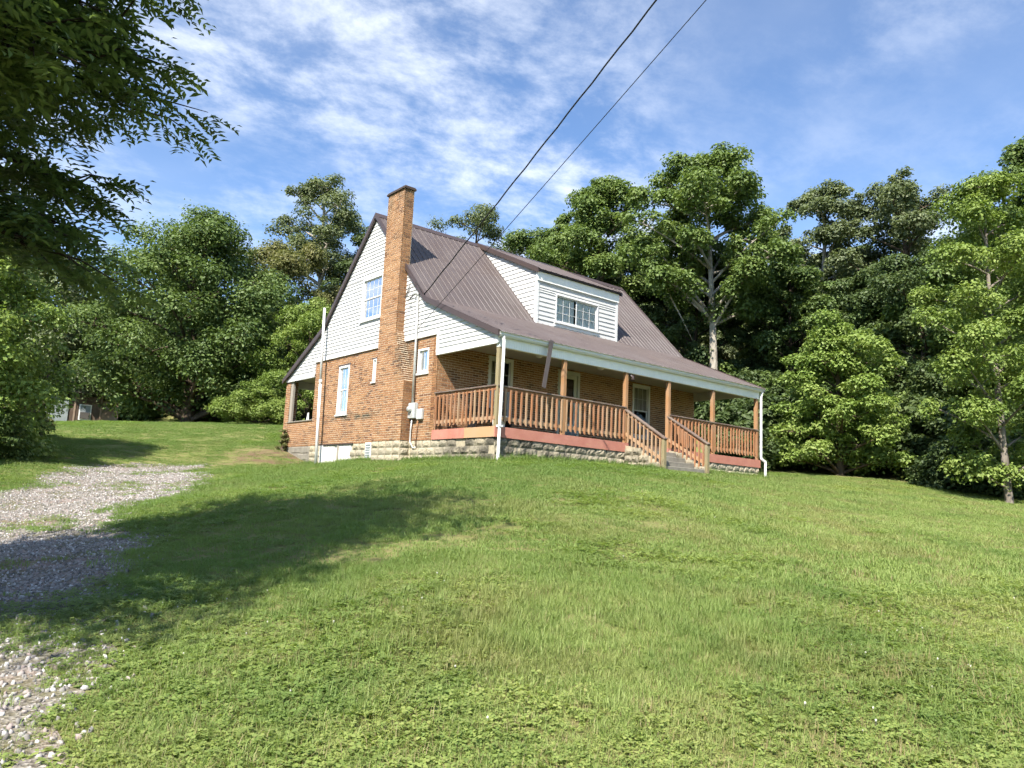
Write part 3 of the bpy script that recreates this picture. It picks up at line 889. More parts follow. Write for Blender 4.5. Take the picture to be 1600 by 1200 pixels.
def window(to3, u0, u1, z0, z1, sashes, casing=.07, proud=.02, depth=.10, cur=None, grid=None, mat='white', name='window', sill=True):
    """to3(u, z, d): d > 0 is into the wall. sashes: list of (u0,u1,z0,z1 fractions, nx, nz)"""
    c = MB(); frame_ring(c, to3, u0, u1, z0, z1, casing, -proud, depth)
    w = c.build(name, M[mat], house)
    if sill: rbox(to3, u0-.04, u1+.04, z0-.05, z0, -proud-.03, .05).build('sill', M[mat], w)
    a, b, c_, d_ = u0+casing, u1-casing, z0+casing, z1-casing
    for k, (f0, f1, g0, g1, nx_, nz_) in enumerate(sashes):
        su0, su1, sz0, sz1 = a+(b-a)*f0, a+(b-a)*f1, c_+(d_-c_)*g0, c_+(d_-c_)*g1
        dd = .03+.02*k
        s_ = MB(); frame_ring(s_, to3, su0, su1, sz0, sz1, .035, dd, dd+.03); s = s_.build('sash', M[mat], w)
        s0, s1, q0, q1 = su0+.035, su1-.035, sz0+.035, sz1-.035
        for i in range(nx_):
            for j in range(nz_):
                pa, pb = s0+(s1-s0)*i/nx_, s0+(s1-s0)*(i+1)/nx_; pc, pd_ = q0+(q1-q0)*j/nz_, q0+(q1-q0)*(j+1)/nz_
                MB().add([to3(pa, pc, dd+.012), to3(pb, pc, dd+.012), to3(pb, pd_, dd+.012), to3(pa, pd_, dd+.012)], [(0, 1, 2, 3)]).build('pane', M['glass'], w)
        for i in range(1, nx_): rbox(to3, s0+(s1-s0)*i/nx_-.006, s0+(s1-s0)*i/nx_+.006, q0, q1, dd+.004, dd+.018).build('muntin', M[mat], w)
        for j in range(1, nz_): rbox(to3, s0, s1, q0+(q1-q0)*j/nz_-.006, q0+(q1-q0)*j/nz_+.006, dd+.005, dd+.017).build('muntin', M[mat], w)
    if cur: 
        for (f0, f1, g0, g1, mt, fo) in cur: curtain(to3, a+(b-a)*f0, a+(b-a)*f1, c_+(d_-c_)*g0, c_+(d_-c_)*g1, .10, w, M[mt], fo)
    return w
tg = lambda u, z, d: (d, u, z)            # gable wall, looking +X
tf = lambda u, z, d: (u, PD+d, z)         # porch wall, looking +Y
tgs = lambda u, z, d: (SX-.02+d, u, z)
td = lambda u, z, d: (u, YD-.03+d, z)
DH = [(0, 1, .5, 1, 2, 1), (0, 1, 0, .52, 2, 1)]
window(tg, 7.82, 8.55, .72, 2.35, DH, cur=[(0, 1, 0, 1, 'lace', 6)])
window(tg, 6.08, 6.27, 1.64, 2.36, [(0, 1, 0, 1, 1, 1)], casing=.035, cur=[(0, 1, 0, 1, 'lace', 2)])
window(tg, 3.14, 3.70, 1.65, 2.36, [(0, 1, 0, 1, 2, 1)], casing=.06, depth=.14, cur=[(0, 1, 0, 1, 'lace', 4)])
window(tgs, GWIN[0]-.05, GWIN[1]+.05, GWIN[2]-.06, GWIN[3]+.06, [(0, 1, .49, 1, 4, 2), (0, 1, 0, .51, 4, 2)], casing=.075, cur=[(0, .36, 0, 1, 'lace', 5), (.4, 1, 0, .8, 'lace', 7)])
DHP = [(0, 1, .5, 1, 3, 2), (0, 1, 0, .52, 1, 1)]
window(tf, 1.81, 2.74, .55, 2.36, [(0, 1, .5, 1, 3, 2), (0, 1, 0, .52, 3, 2)], casing=.10, cur=[(0, .3, 0, 1, 'room', 4)])
window(tf, 8.12, 9.03, .50, 2.34, DHP, casing=.08, cur=[(0, 1, .5, 1, 'room', 7)])
# dark lintels over the gable windows
MB().box(-.02, .02, 7.74, 8.62, 2.36, 2.40).build('lintel', M['roof_trim'], house)
MB().box(-.016, .02, 6.0, 6.36, 2.37, 2.40).build('lintel', M['roof_trim'], house)
# front door with glazed storm door
dcase = MB(); frame_ring(dcase, tf, 4.60, 5.56, 0.0, 2.33, .10, -.02, .10, .03)
door = dcase.build('front_door', M['cream'], house)
d2 = MB(); frame_ring(d2, tf, 4.70, 5.46, .03, 2.23, .13, .02, .05, .62)
d2.build('storm_door', M['cream'], door)
MB().add([tf(4.82, .64, .035), tf(5.34, .64, .035), tf(5.34, 2.11, .035), tf(4.82, 2.11, .035)], [(0, 1, 2, 3)]).build('pane', M['glass'], door)
MB().box(4.70, 5.46, PD+.09, PD+.12, .03, 2.23).build('door_leaf', M['brown_wood'], door)
MB().box(4.84, 4.88, PD-.03, PD+.02, 1.0, 1.10).build('handle', M['galv'], door)
MB().box(4.74, 5.42, PD+.005, PD+.019, .06, .52).build('kick_panel', M['bluegrey'], door)
# interior: floor, ceiling and a partition so that the windows look into rooms
ri = MB(); ri.box(.25, L-.25, PD+.22, Y2-.22, -.1, -.02); ri.box(.12, L-.06, PD+.22, Y2-.1, 2.62, 2.69)
ri.box(.25, L-.25, 6.4, 6.5, 0, 2.6); ri.box(3.6, 3.7, PD+.22, Y2-.22, 0, 2.6); ri.box(7.5, 7.6, PD+.22, Y2-.22, 0, 2.6)
ri.box(2.2, 2.3, 5.0, 8.2, 2.7, 4.9); ri.box(4.2, 7.9, 5.4, 5.5, 2.7, 6.2)
ri.build('interior_partition', M['room'], house)

# ---------------- dormer
dm_ = MB()
DWIN = (4.97, 6.96, 4.05, 4.98)
for a, b, c, d in wall_cells(XD0, XD1, 3.80, 5.60, [DWIN]): dm_.box(a, b, YD, YD+.1, c, d)
dl = lambda y: DR[1]+(RIDGE[1]+.045-DR[1])*(y-DR[0])/(RIDGE[0]-DR[0])-.07
for x0, x1 in ((XD0, XD0+.1), (XD1-.1, XD1)):
    y0, y1 = YD+.1, RIDGE[0]-.05
    dm_.hexa([(x0,y0,roof_z(y0)-.05),(x1,y0,roof_z(y0)-.05),(x1,y1,roof_z(y1)-.1),(x0,y1,roof_z(y1)-.1),(x0,y0,dl(y0)),(x1,y0,dl(y0)),(x1,y1,dl(y1)),(x0,y1,dl(y1))])
dorm = dm_.build('dormer', M['siding'], house)
window(td, DWIN[0], DWIN[1], DWIN[2], DWIN[3], [(0, .5, 0, 1, 3, 3), (.5, 1, 0, 1, 3, 3)], casing=.03, sill=True,
       cur=[(0, .46, 0, 1, 'curtain', 8), (.52, 1, 0, 1, 'curtain', 9)])
tdf = lambda u, z, t: (u, YD-t, z)
zl = sorted(set([3.86+.151*i for i in range(10)]+[DWIN[2]-.03, DWIN[3]+.01]))
zl = [z for i, z in enumerate(zl) if i == 0 or z-zl[i-1] > .025 or z in (DWIN[2]-.03, DWIN[3]+.01)]
zl = [z for z in zl if z < 5.26]+[5.27]
for za, zb in zip(zl[:-1], zl[1:]):
    hl = [(DWIN[0]-.0, DWIN[1]+.0)] if DWIN[2]-.03 < (za+zb)/2 < DWIN[3]+.01 else []
    for p_, q_ in cut(XD0+.07, XD1-.07, hl): board(dorm, tdf, p_, q_, p_, q_, za, zb)
inv_main = lambda z: KICK[0]+(RIDGE[0]-KICK[0])*(z-KICK[1])/(RIDGE[1]-KICK[1])
inv_d = lambda z: DR[0]+(RIDGE[0]-DR[0])*(z+.07-DR[1])/(RIDGE[1]+.045-DR[1])
for sx_, sg in ((XD0, -1), (XD1, 1)):
    ts = (lambda X, S: (lambda u, z, t: (X+S*t, u, z)))(sx_, sg)
    z = 3.90
    while z < 6.95:
        zb = z+.151
        lo0, lo1 = max(YD+.06, inv_d(z)), max(YD+.06, inv_d(zb))
        h0, h1 = inv_main(z)-.01, inv_main(zb)-.01
        if h0-lo0 > .05:
            o = board(dorm, ts, lo0, h0, lo1, max(h1, lo1+.02), z, zb)
        z = zb
t = MB(); t.box(XD0-.03, XD0+.075, YD-.035, YD+.06, 3.80, 5.26); t.box(XD1-.075, XD1+.03, YD-.035, YD+.06, 3.80, 5.26)
t.build('corner_board', M['white'], dorm)
MB().box(XD0-.04, XD1+.04, YD-.07, YD+.02, 5.27, 5.57).build('dormer_fascia', M['bead'], dorm)
MB().box(DWIN[0]-.05, DWIN[1]+.05, YD-.04, YD, 3.90, 4.02).build('window_apron', M['white'], dorm)

# ---------------- front porch
# ceiling, beam, gutter, downspouts
MB().box(.1, L-.06, .1, PD, 2.40, 2.44).build('porch_ceiling', M['ceiling'], house)
MB().box(.1, L-.06, Y2, 12.75, 2.26, 2.30).build('back_porch_ceiling', M['ceiling'], house)
MB().box(0.0, L, -.01, .10, ZFB, 2.30).build('porch_beam', M['bead'], house)
MB().box(0.1, L, 12.7, 12.8, 2.0, 2.26).build('back_porch_beam', M['white'], house)
gp = [(-.02, 2.24), (-.10, 2.24), (-.135, 2.285), (-.135, 2.33), (-.155, 2.35), (-.155, 2.365), (-.143, 2.365), (-.12, 2.33), (-.12, 2.29), (-.09, 2.255), (-.03, 2.255), (-.03, 2.34), (-.02, 2.34)]
gu = MB().prism(gp, 0, -.10, L+.16); gut = gu.build('gutter', M['white'], house)
dsp = MB().tube([(.05, -.10, 2.26), (.06, -.12, 2.1), (.06, -.11, 1.0), (.05, -.11, .2), (.04, -.11, -.86)], [.042]*5, 6)
dsp.box(.0, .12, -.16, -.03, -.02, .03)
dsp.build('downspout', M['white'], house)
MB().tube([(L+.06, -.09, 2.27), (L+.03, -.06, 2.05), (L+.03, -.05, .05), (L+.03, -.06, -.05), (L+.13, -.16, -.16), (L+.13, -.16, -.25), (L+.10, -.16, -.72)], [.045]*7, 6).build('downspout', M['white'], house)
lt = MB().bar((1.62, -.17, 2.40), (1.40, -.17, 1.12), .135, .012, (0, 1, 0)); lt.build('loose_trim_strip', M['roof'], house)
# posts
POSTS = [(.07, 'green_post'), (2.318, 'post'), (4.784, 'post'), (6.719, 'post'), (8.977, 'post'), (L-.10, 'post')]
for x, mt in POSTS:
    MB().box(x-.057, x+.057, .0, .115, sag(x)-.0, ZFB).build('porch_post', M[mt], house, bevel=.006)
for x in (.07, L-.1):
    MB().box(x-.05, x+.05, PD-.09, PD-.01, sag(x), 1.0).build('rail_post', M['post'], house)
# deck and rim boards
dk = MB()
dk.hexa([(0,.0,-.20),(L,.0,-.20-SAG),(L,PD,-.20-SAG),(0,PD,-.20),(0,.0,0),(L,.0,-SAG),(L,PD,-SAG),(0,PD,0)])
pdeck = dk.build('porch_deck', plain('worn_deck_paint', (.16, .11, .085), .8, 0, .2, 5), house)
def rim(x0, x1):
    return MB().hexa([(x0,-.032,ZBB+sag(x0)),(x1,-.032,ZBB+sag(x1)),(x1,-.001,ZBB+sag(x1)),(x0,-.001,ZBB+sag(x0)),(x0,-.032,sag(x0)),(x1,-.032,sag(x1)),(x1,-.001,sag(x1)),(x0,-.001,sag(x0))])
rim(-.03, 2.4).build('rim_board', M['pink'], pdeck); rim(2.403, 4.90).build('rim_board', M['pink'], pdeck); rim(6.62, L+.03).build('rim_board', M['pink'], pdeck)
MB().box(-.034, -.001, 1.25, PD+.02, ZBB, 0.0).build('rim_board', M['pink'], pdeck)
MB().box(-.034, -.001, 0.0, 1.247, ZBB, 0.0).build('rim_board', mat_wood('bare_tan_board', (.42, .25, .13), (.5, .31, .18), (30, 3, 30)), pdeck)
# railings
bal = MB(); w = .021
bal.add([(-w,-w,0),(w,-w,0),(w,w,.045),(-w,w,.045),(-w,-w,.86),(w,-w,.86),(w,w,.86),(-w,w,.86)], BOXF)
bal_me = bal.mesh('baluster', M['rail']); bal_pale = bal.mesh('baluster', M['stairwood'])
def balusters(parent, P, n, rotz=0, z0=.09, pale=.3, tilt=.0):
    a, b = Vector(P[0]), Vector(P[1])
    for i in range(n):
        q = a.lerp(b, (i+.5)/n)
        o = link('baluster', bal_pale if rs.random() < pale else bal_me, parent)
        o.location = (q.x+rs.uniform(-.006, .006), q.y, q.z+z0+rs.uniform(-.012, .008))
        o.rotation_euler = (rs.uniform(-.012, .012), rs.uniform(-.014, .014), rotz+rs.uniform(-.05, .05))
def railing(p0, p1, n, rotz=0, pale=.3):
    r = MB().bar((p0[0], p0[1], p0[2]+1.02), (p1[0], p1[1], p1[2]+1.02), .14, .038).build('porch_railing', M['cap'], house, bevel=.004)
    a, b = Vector(p0), Vector(p1); d = (b-a).normalized(); s_ = Vector((d.y, -d.x, 0))
    if rotz: s_ = Vector((-1, 0, 0))
    else: s_ = Vector((0, -1, 0))
    MB().bar(a+Vector((0, 0, .955))+s_*.0, b+Vector((0, 0, .955))+s_*.0, .038, .088).build('upper_rail', M['rail'], r)
    MB().bar(a+Vector((0, 0, .215))+s_*.0, b+Vector((0, 0, .215))+s_*.0, .038, .088).build('lower_rail', M['stairwood'], r)
    balusters(r, (a+s_*.041, b+s_*.041), n, rotz, .09, pale)
    return r
railing((.02, PD-.02, 0), (.02, .05, 0), 15, -math.pi/2, .12)
railing((.02, .05, 0), (2.318, .05, sag(2.3)), 13, 0, .35)
railing((2.318, .05, sag(2.3)), (4.784, .05, sag(4.8)), 14, 0, .3)
railing((6.719, .05, sag(6.7)), (8.977, .05, sag(9)), 13, 0, .15)
railing((8.977, .05, sag(9)), (L-.05, .05, sag(L)), 15, 0, .15)
# stairs with stone cheeks and stair rails
st = MB()
GZS = -.80
for k in range(4):
    zt = sag(5.7)-.16*(k+1)+.0
    st.box(4.93, 6.60, -.33*(k+1)-.04, -.33*k, -1.2, zt)
stairs = st.build('porch_steps', M['concrete'], house, bevel=.01)
for xx in (4.72, 6.66):
    for row, (zt, y1) in enumerate(((-.20, -.42), (-.40, -.80), (-.60, -1.18))):
        y = -.02
        while y > y1:
            w = rs.uniform(.2, .36)
            o = link('step_stone', rs.choice(BMI), stairs)
            o.scale = (w-.01, 1.3, .19); o.rotation_euler = (0, 0, -math.pi/2); o.location = (xx, y-w/2, zt-.10)
            y -= w
    ck = MB().prism([(-.02, -1.2), (-.02, -.12), (-.45, -.20), (-.85, -.42), (-1.2, -.62), (-1.3, -1.2)], 0, xx+.015, xx+.22)
    ck.build('stair_cheek', M['joint'], stairs)
for xx, zt in ((4.784, 0.0), (6.719, 0.0)):
    sr = MB().bar((xx, .04, 1.0+sag(xx)-.03), (xx, -1.45, .03), .14, .038).build('stair_railing', M['cap'], house, bevel=.004)
    MB().bar((xx, .04, .93+sag(xx)-.03), (xx, -1.42, -.03), .038, .088).build('upper_rail', M['rail'], sr)
    MB().bar((xx, .04, .30+sag(xx)-.03), (xx, -1.38, -.55), .038, .088).build('lower_rail', M['stairwood'], sr)
    MB().box(xx-.05, xx+.05, -1.43, -1.33, -.9, .02).build('newel_post', M['green_post'], sr)
    for i in range(9):
        y = -.12-1.16*i/8
        o = link('baluster', bal_pale if xx < 5 else bal_me, sr)
        o.location = (xx-.041, y, .93+sag(xx)-.03+(-.96)*(-(y-.04)/1.46)-.80); o.rotation_euler = (0, 0, -math.pi/2)
# ceiling lamps and flood light
for x in (2.55, 5.08):
    lm = MB(); n = 12; V = []; F_ = []
    prof_ = [(.07, 2.40), (.075, 2.37), (.11, 2.34), (.10, 2.28), (.05, 2.245), (.0, 2.24)]
    for r_, z_ in prof_:
        for i in range(n): V.append((x+r_*math.cos(2*math.pi*i/n), 1.35+r_*math.sin(2*math.pi*i/n), z_))
    for k in range(len(prof_)-1):
        for i in range(n): F_.append((k*n+i, k*n+(i+1) % n, (k+1)*n+(i+1) % n, (k+1)*n+i))
    lm.add(V, F_).build('ceiling_lamp', M['white'], house, True)
fl = MB().tube([(4.9, .05, 1.97), (5.02, .0, 1.90), (5.0, -.02, 1.80)], [.03, .05, .06], 8).tube([(4.84, .05, 1.95), (4.9, .05, 1.97)], [.02, .02], 6)
fl.build('floodlight', M['roof_trim'], house, True)

# ================================================================== things on and by the house
# electric service on the gable wall
em = thing('electric_meter', 'grey electric meter box with tall conduit on the brick gable wall', 'meter', (-.05, 3.7, -.3))
MB().tube([(-.09, 3.72, .8), (-.09, 3.745, 2.6), (-.10, 3.79, 3.95)], [.036]*3, 10).build('conduit', M['galv'], em, True)
MB().tube([(-.10, 3.79, 3.92), (-.10, 3.80, 4.02), (-.12, 3.87, 4.05), (-.15, 3.95, 4.0)], [.036, .055, .06, .03], 10).build('weatherhead', M['galv'], em, True)
bx_ = MB().box(-.14, -.012, 3.54, 3.86, .36, .80).build('meter_box', M['greybox'], em, bevel=.012)
V, F_ = tube_arr([(-.14, 3.73, .62), (-.19, 3.73, .62), (-.235, 3.73, .62), (-.24, 3.73, .62)], [.085, .085, .07, .01], 14)
MB().add(V, [tuple(f) for f in F_]).build('meter_dial', M['galv'], bx_, True)
MB().box(-.145, -.139, 3.60, 3.82, .40, .50).build('cover_plate', M['galv'], bx_)
MB().box(-.10, -.012, 3.22, 3.48, .32, .62).build('switch_box', M['greybox'], em, bevel=.012)
MB().tube([(-.07, 3.72, .37), (-.06, 3.78, .05), (-.06, 3.78, -.3), (-.05, 3.62, -.48), (-.04, 3.5, -.45)], [.022]*5, 8).build('ground_conduit', M['galv'], em, True)
MB().tube([(-.05, 3.42, .33), (-.04, 3.48, .1), (-.04, 3.50, -.42)], [.012]*3, 6).build('ground_wire', M['rail'], em, True)
for dy_ in (0, .05, .1):
    MB().tube([(-.14, 3.93, 4.0), (-.2, 4.05+dy_, 3.92-dy_), (-.24, 4.15+dy_, 3.95), (-.22, 4.05, 4.16+dy_*2), (-.2, 3.75, 4.35), (-.16, 3.45, 3.95)][:4 if dy_ else 6], [.009]*(4 if dy_ else 6), 6).build('drip_loop', M['black'], em, True)

def cable(name, a, b, sag_, r, label, twist=0.0):
    a, b = Vector(a), Vector(b); n = 60; P = []
    for i in range(n+1):
        t = i/n; q = a.lerp(b, t); q.z -= sag_*4*t*(1-t)
        if twist: q.x += twist*math.sin(i*2.1); q.z += twist*math.cos(i*2.1)
        P.append(tuple(q))
    o = MB().tube(P, [r]*(n+1), 6).build(name, M['black'], None, True)
    return tag(o, label, 'cable', 'overhead cables to the house')
def far(a, q, k): return tuple(a[i]+(q[i]-a[i])*k for i in range(3))
cable('service_cable', (-.13, 3.40, 3.92), far((-.13, 3.40, 3.92), (-1.78, -6.17, 7.44), 2.6), .22, .017, 'thick twisted black cable running from the roof edge up over the lawn', .008)
cable('telephone_cable', (-.12, 3.62, 2.96), far((-.12, 3.62, 2.96), (-1.15, -6.80, 7.35), 2.6), .12, .0085, 'thin black cable crossing the roof down to the grey conduit')

wp = thing('white_pole', 'tall thin white pole standing against the brick gable wall', 'pole', (-.24, 9.28, -.97))
MB().tube([(-.24, 9.28, -1.05), (-.245, 9.42, 1.9)], [.052, .052], 10).build('lower_pipe', M['white'], wp, True)
MB().tube([(-.245, 9.42, 1.88), (-.25, 9.56, 4.50)], [.044, .044], 10).build('upper_pipe', M['white'], wp, True)
MB().tube([(-.245, 9.417, 1.82), (-.245, 9.423, 1.96)], [.058, .058], 10).build('coupling', M['white'], wp, True)

# on the porches
cb = thing('white_bucket', 'white square bucket behind the corner porch post', 'bucket', (.33, .28, 0))
MB().hexa([(.22,.17,0),(.44,.17,0),(.44,.39,0),(.22,.39,0),(.20,.15,.26),(.46,.15,.26),(.46,.41,.26),(.20,.41,.26)]).build('tub', M['white'], cb, bevel=.012)
MB().box(.19, .47, .14, .42, .255, .285).build('lid', M['white'], cb, bevel=.008)
bn = thing('porch_bench', 'dark low bench on the porch behind the railing', 'bench', (1.6, 2.3, 0))
for k in range(3): MB().box(.9, 2.4, 2.15+.13*k, 2.26+.13*k, .42, .45).build('slat', M['brown_wood'], bn)
for x in (1.0, 2.3): MB().box(x-.03, x+.03, 2.18, 2.48, -.02, .42).build('leg', M['black'], bn)
MB().box(.9, 2.4, 2.53, 2.56, .62, .80).build('backrest', M['brown_wood'], bn)
for x in (1.0, 2.3): MB().box(x-.02, x+.02, 2.51, 2.54, .40, .70).build('back_support', M['black'], bn)
MB().hexa([(.24,10.4,-.3),(L-.24,10.4,-.3),(L-.24,12.5,-.3),(.24,12.5,-.3),(.24,10.4,-.02),(L-.24,10.4,-.02),(L-.24,12.5,-.02),(.24,12.5,-.02)]).build('back_porch_floor', M['concrete'], house)
gr = thing('covered_grill', 'dark covered grill showing above the back porch parapet', 'grill', (.75, 11.55, 0))
MB().hexa([(.50,11.0,-.02),(1.0,11.0,-.02),(1.0,12.05,-.02),(.50,12.05,-.02),(.55,11.1,.80),(.95,11.1,.80),(.95,11.95,.80),(.55,11.95,.80)]).build('cover', M['black'], gr, bevel=.04)
MB().box(.45, 1.05, 10.95, 12.1, .35, .40).build('hem_band', M['dark'], gr)
fc = thing('folded_chair', 'white pointed folded chair back leaning on the covered grill', 'chair', (.55, 11.7, 0))
MB().hexa([(.40,11.50,-.02),(.43,11.50,-.02),(.43,11.95,-.02),(.40,11.95,-.02),(.44,11.66,1.02),(.47,11.66,1.02),(.47,11.74,1.02),(.44,11.74,1.02)]).build('backrest', M['white'], fc, bevel=.008)
MB().box(.36, .40, 11.48, 11.97, .40, .44).build('seat', M['white'], fc)

# ---------------- shed and cart at the edge of the woods
shx, shy = -1.6, 40.4
shz = gz(shx, shy)-.1
shed = thing('garden_shed', 'small brown board shed with white window below the dark trees', 'shed', (shx, shy, shz))
sh_yaw = math.atan2(.98, .2)-math.pi/2        # faces the camera
ca, sa = math.cos(sh_yaw), math.sin(sh_yaw)
def S(u, d, z): return (shx+u*ca-d*sa, shy+u*sa+d*ca, shz+z)
def sbx(name, mat, u0, u1, d0, d1, z0, z1, par=None):
    P = [S(u0,d0,z0),S(u1,d0,z0),S(u1,d1,z0),S(u0,d1,z0),S(u0,d0,z1),S(u1,d0,z1),S(u1,d1,z1),S(u0,d1,z1)]
    return MB().hexa(P).build(name, M[mat], par or shed)
wl = sbx('wall', 'brown_wood', -3.2, 1.3, .05, 2.4, 0, 2.0)
for k in range(7): sbx('plank', 'brown_wood', -.60+.2*k, -.41+.2*k, .02, .05, 0, 2.15, wl)
for u in (-.66, .82): sbx('corner_post', 'ply', u, u+.1, -.02, .05, 0, 2.3)
sbx('plywood_panel', 'ply', .93, 1.9, .0, .04, 0, 1.92)
sbx('panel_rail', 'grey_wood', .93, 1.9, -.03, 0, 1.5, 1.62)
sbx('metal_sheet', 'bluegrey', -2.2, -.95, -.02, .03, 0, 1.95)
sw = sbx('window', 'white', -.36, .34, -.02, .02, .62, 1.62)
sbx('pane', 'bluegrey', -.30, .28, -.03, -.02, 1.15, 1.56, sw); sbx('air_conditioner', 'dark', -.28, .26, -.14, -.02, .70, 1.12, sw)
sbx('window_sill', 'white', -3.1, -2.5, -.05, .05, 1.15, 1.22)
rf = MB().hexa([S(-3.4,-.35,2.32),S(1.1,-.35,2.32),S(1.1,2.6,2.05),S(-3.4,2.6,2.05),S(-3.4,-.35,2.40),S(1.1,-.35,2.40),S(1.1,2.6,2.12),S(-3.4,2.6,2.12)]).build('roof', M['dark'], shed)
ct = thing('utility_cart', 'low cart with orange side board beside the shed', 'cart', (-5.2, 36.0, gz(-5.2, 36.0)))
cz = gz(-5.2, 36.0)
MB().hexa([(-6.3,35.7,cz+.45),(-4.6,35.7,cz+.75),(-4.6,36.9,cz+.75),(-6.3,36.9,cz+.45),(-6.3,35.7,cz+.58),(-4.6,35.7,cz+.88),(-4.6,36.9,cz+.88),(-6.3,36.9,cz+.58)]).build('side_board', M['orange'], ct)
MB().box(-6.2, -4.7, 35.9, 36.8, cz+.25, cz+.46).build('bed', M['dark'], ct)
for y in (35.85, 36.85): MB().tube([(-5.4, y-.06, cz+.22), (-5.4, y+.06, cz+.22)], [.24, .24], 14).build('wheel', M['black'], ct)
MB().box(-4.45, -4.30, 35.6, 35.7, cz, cz+1.0).build('white_stake', M['white'], ct)
# ================================================================== vegetation
def leaf_geo(P, N, T, Ln, Wd, fold=.25):
    """one folded diamond of two triangles for each leaf"""
    N = N/(np.linalg.norm(N, axis=1)[:, None]+1e-9)
    T = T-N*(T*N).sum(1)[:, None]; T /= np.linalg.norm(T, axis=1)[:, None]+1e-9
    S_ = np.cross(N, T)
    n = len(P); V = np.empty((n, 4, 3))
    h = (Ln/2)[:, None]; w_ = (Wd/2)[:, None]
    V[:, 0] = P-T*h; V[:, 2] = P+T*h-N*h*.25
    V[:, 1] = P+S_*w_+N*w_*fold-T*h*.1; V[:, 3] = P-S_*w_+N*w_*fold-T*h*.1
    b = np.arange(n)*4
    F_ = np.concatenate([np.stack([b, b+1, b+2], 1), np.stack([b, b+2, b+3], 1)])
    return V.reshape(-1, 3), F_

def rand_dirs(r, n):
    v = r.normal(size=(n, 3)); return v/np.linalg.norm(v, axis=1)[:, None]

def tree_data(seed, H, R, cb, tr, n_limb=14, sub=4, puff=.30, leaf=.24, n_leaf=24000, shape='round', lean=(0, 0), fork=False, flat=.75, top=.9, droop=0.0, bare=False):
    r = np.random.RandomState(seed)
    tubes = []; puffs = []
    def spine(t):     # trunk path
        return np.array([lean[0]*t*H+.02*H*math.sin(3*t+seed), lean[1]*t*H+.02*H*math.cos(2.3*t+seed), t*H])
    ts = np.linspace(-.03, top, 12)
    tubes.append(([spine(t) for t in ts], [tr*(1.25 if t < 0.02 else 1)*(1-.85*max(t, 0)/top)+.015 for t in ts], 9))
    def prof(q):      # crown radius at height fraction q of the crown
        if shape == 'round': return max(.12, math.sqrt(max(0, 1-(1.75*q-.75)**2)))
        if shape == 'tall': return max(.15, math.sin(math.pi*min(1, (q*.85+.12)))**.8)
        if shape == 'vase': return max(.15, math.sin(math.pi*min(1, q*.62+.2))**.9)
        if shape == 'cone': return max(.10, 1-q)
        if shape == 'bush': return max(.2, math.sqrt(max(0, 1-(1.15*q-.15)**2)))
    for i in range(n_limb):
        q = (i+.5)/n_limb
        h = cb+(H*.93-cb)*q
        az = i*2.39996+r.uniform(-.4, .4)
        ln = R*(1-puff*.7)*prof(q)*r.uniform(.72, 1.12)
        h0 = max(cb*.55, h-ln*r.uniform(.25, .65))
        a = spine(min(h0/H, top)); 
        e = spine(min(h/H, 1.0)); e = e+np.array([math.cos(az)*ln, math.sin(az)*ln, r.uniform(-.04, .10)*H*.5-droop*ln])
        mid = (a+e)/2+np.array([0, 0, ln*.12])+r.uniform(-.06, .06, 3)*ln
        path = [a*(1-t)**2+mid*2*t*(1-t)+e*t*t for t in np.linspace(0, 1, 6)]
        r0 = max(.03, tr*.42*(1-.6*q))
        tubes.append((path, [r0*(1-.8*t)+.008 for t in np.linspace(0, 1, 6)], 6))
        puffs.append((e, R*puff*r.uniform(.6, 1.15)))
        for k in range(sub):
            t = r.uniform(.35, .95); bpt = a*(1-t)**2+mid*2*t*(1-t)+e*t*t
            off = rand_dirs(r, 1)[0]*R*puff*r.uniform(.7, 1.5); off[2] = abs(off[2])*.7-.1*R*puff
            c_ = bpt+off
            tubes.append(([bpt, (bpt+c_)/2+np.array([0, 0, .03*R]), c_], [r0*.4, r0*.28, .008], 4))
            puffs.append((c_, R*puff*r.uniform(.40, .95)))
    tp = spine(1.0)
    for k in range(3):
        puffs.append((tp+np.array([r.uniform(-.15, .15)*R, r.uniform(-.15, .15)*R, -r.uniform(.02, .12)*H]), R*puff*r.uniform(.5, .8)))
    A = np.array([p_[1]**2 for p_ in puffs]); A /= A.sum()
    idx = r.choice(len(puffs), n_leaf, p=A)
    C = np.array([p_[0] for p_ in puffs])[idx]; PR = np.array([p_[1] for p_ in puffs])[idx]
    d = rand_dirs(r, n_leaf); low = d[:, 2] < -.25; d[low, 2] *= r.choice([-1, 1], low.sum(), p=[.6, .4])
    rr = PR*(.25+.80*r.rand(n_leaf)**.6)*np.where(r.rand(n_leaf) < .10, r.uniform(1.0, 1.45, n_leaf), 1.0)
    P = C+d*rr[:, None]*np.array([1, 1, flat])
    N = d*.7+np.array([0, 0, .75])+r.normal(size=(n_leaf, 3))*.45
    T = d*np.array([1, 1, -.3])+r.normal(size=(n_leaf, 3))*.6
    Ls = leaf*r.uniform(.65, 1.3, n_leaf)
    V, F_ = leaf_geo(P, N, T, Ls, Ls*r.uniform(.55, .85, n_leaf))
    TV = []; TF = []; b = 0
    for path, rad_, n in tubes:
        v, f = tube_arr(path, rad_, n); TV.append(v); TF.append(f+b); b += len(v)
    TV = np.concatenate(TV); kz = H/np.percentile(V[:, 2], 99.9)      # the top leaf is the tree's height
    V[:, 2] *= kz; TV[:, 2] *= kz
    return (TV, np.concatenate(TF)), (V, F_)

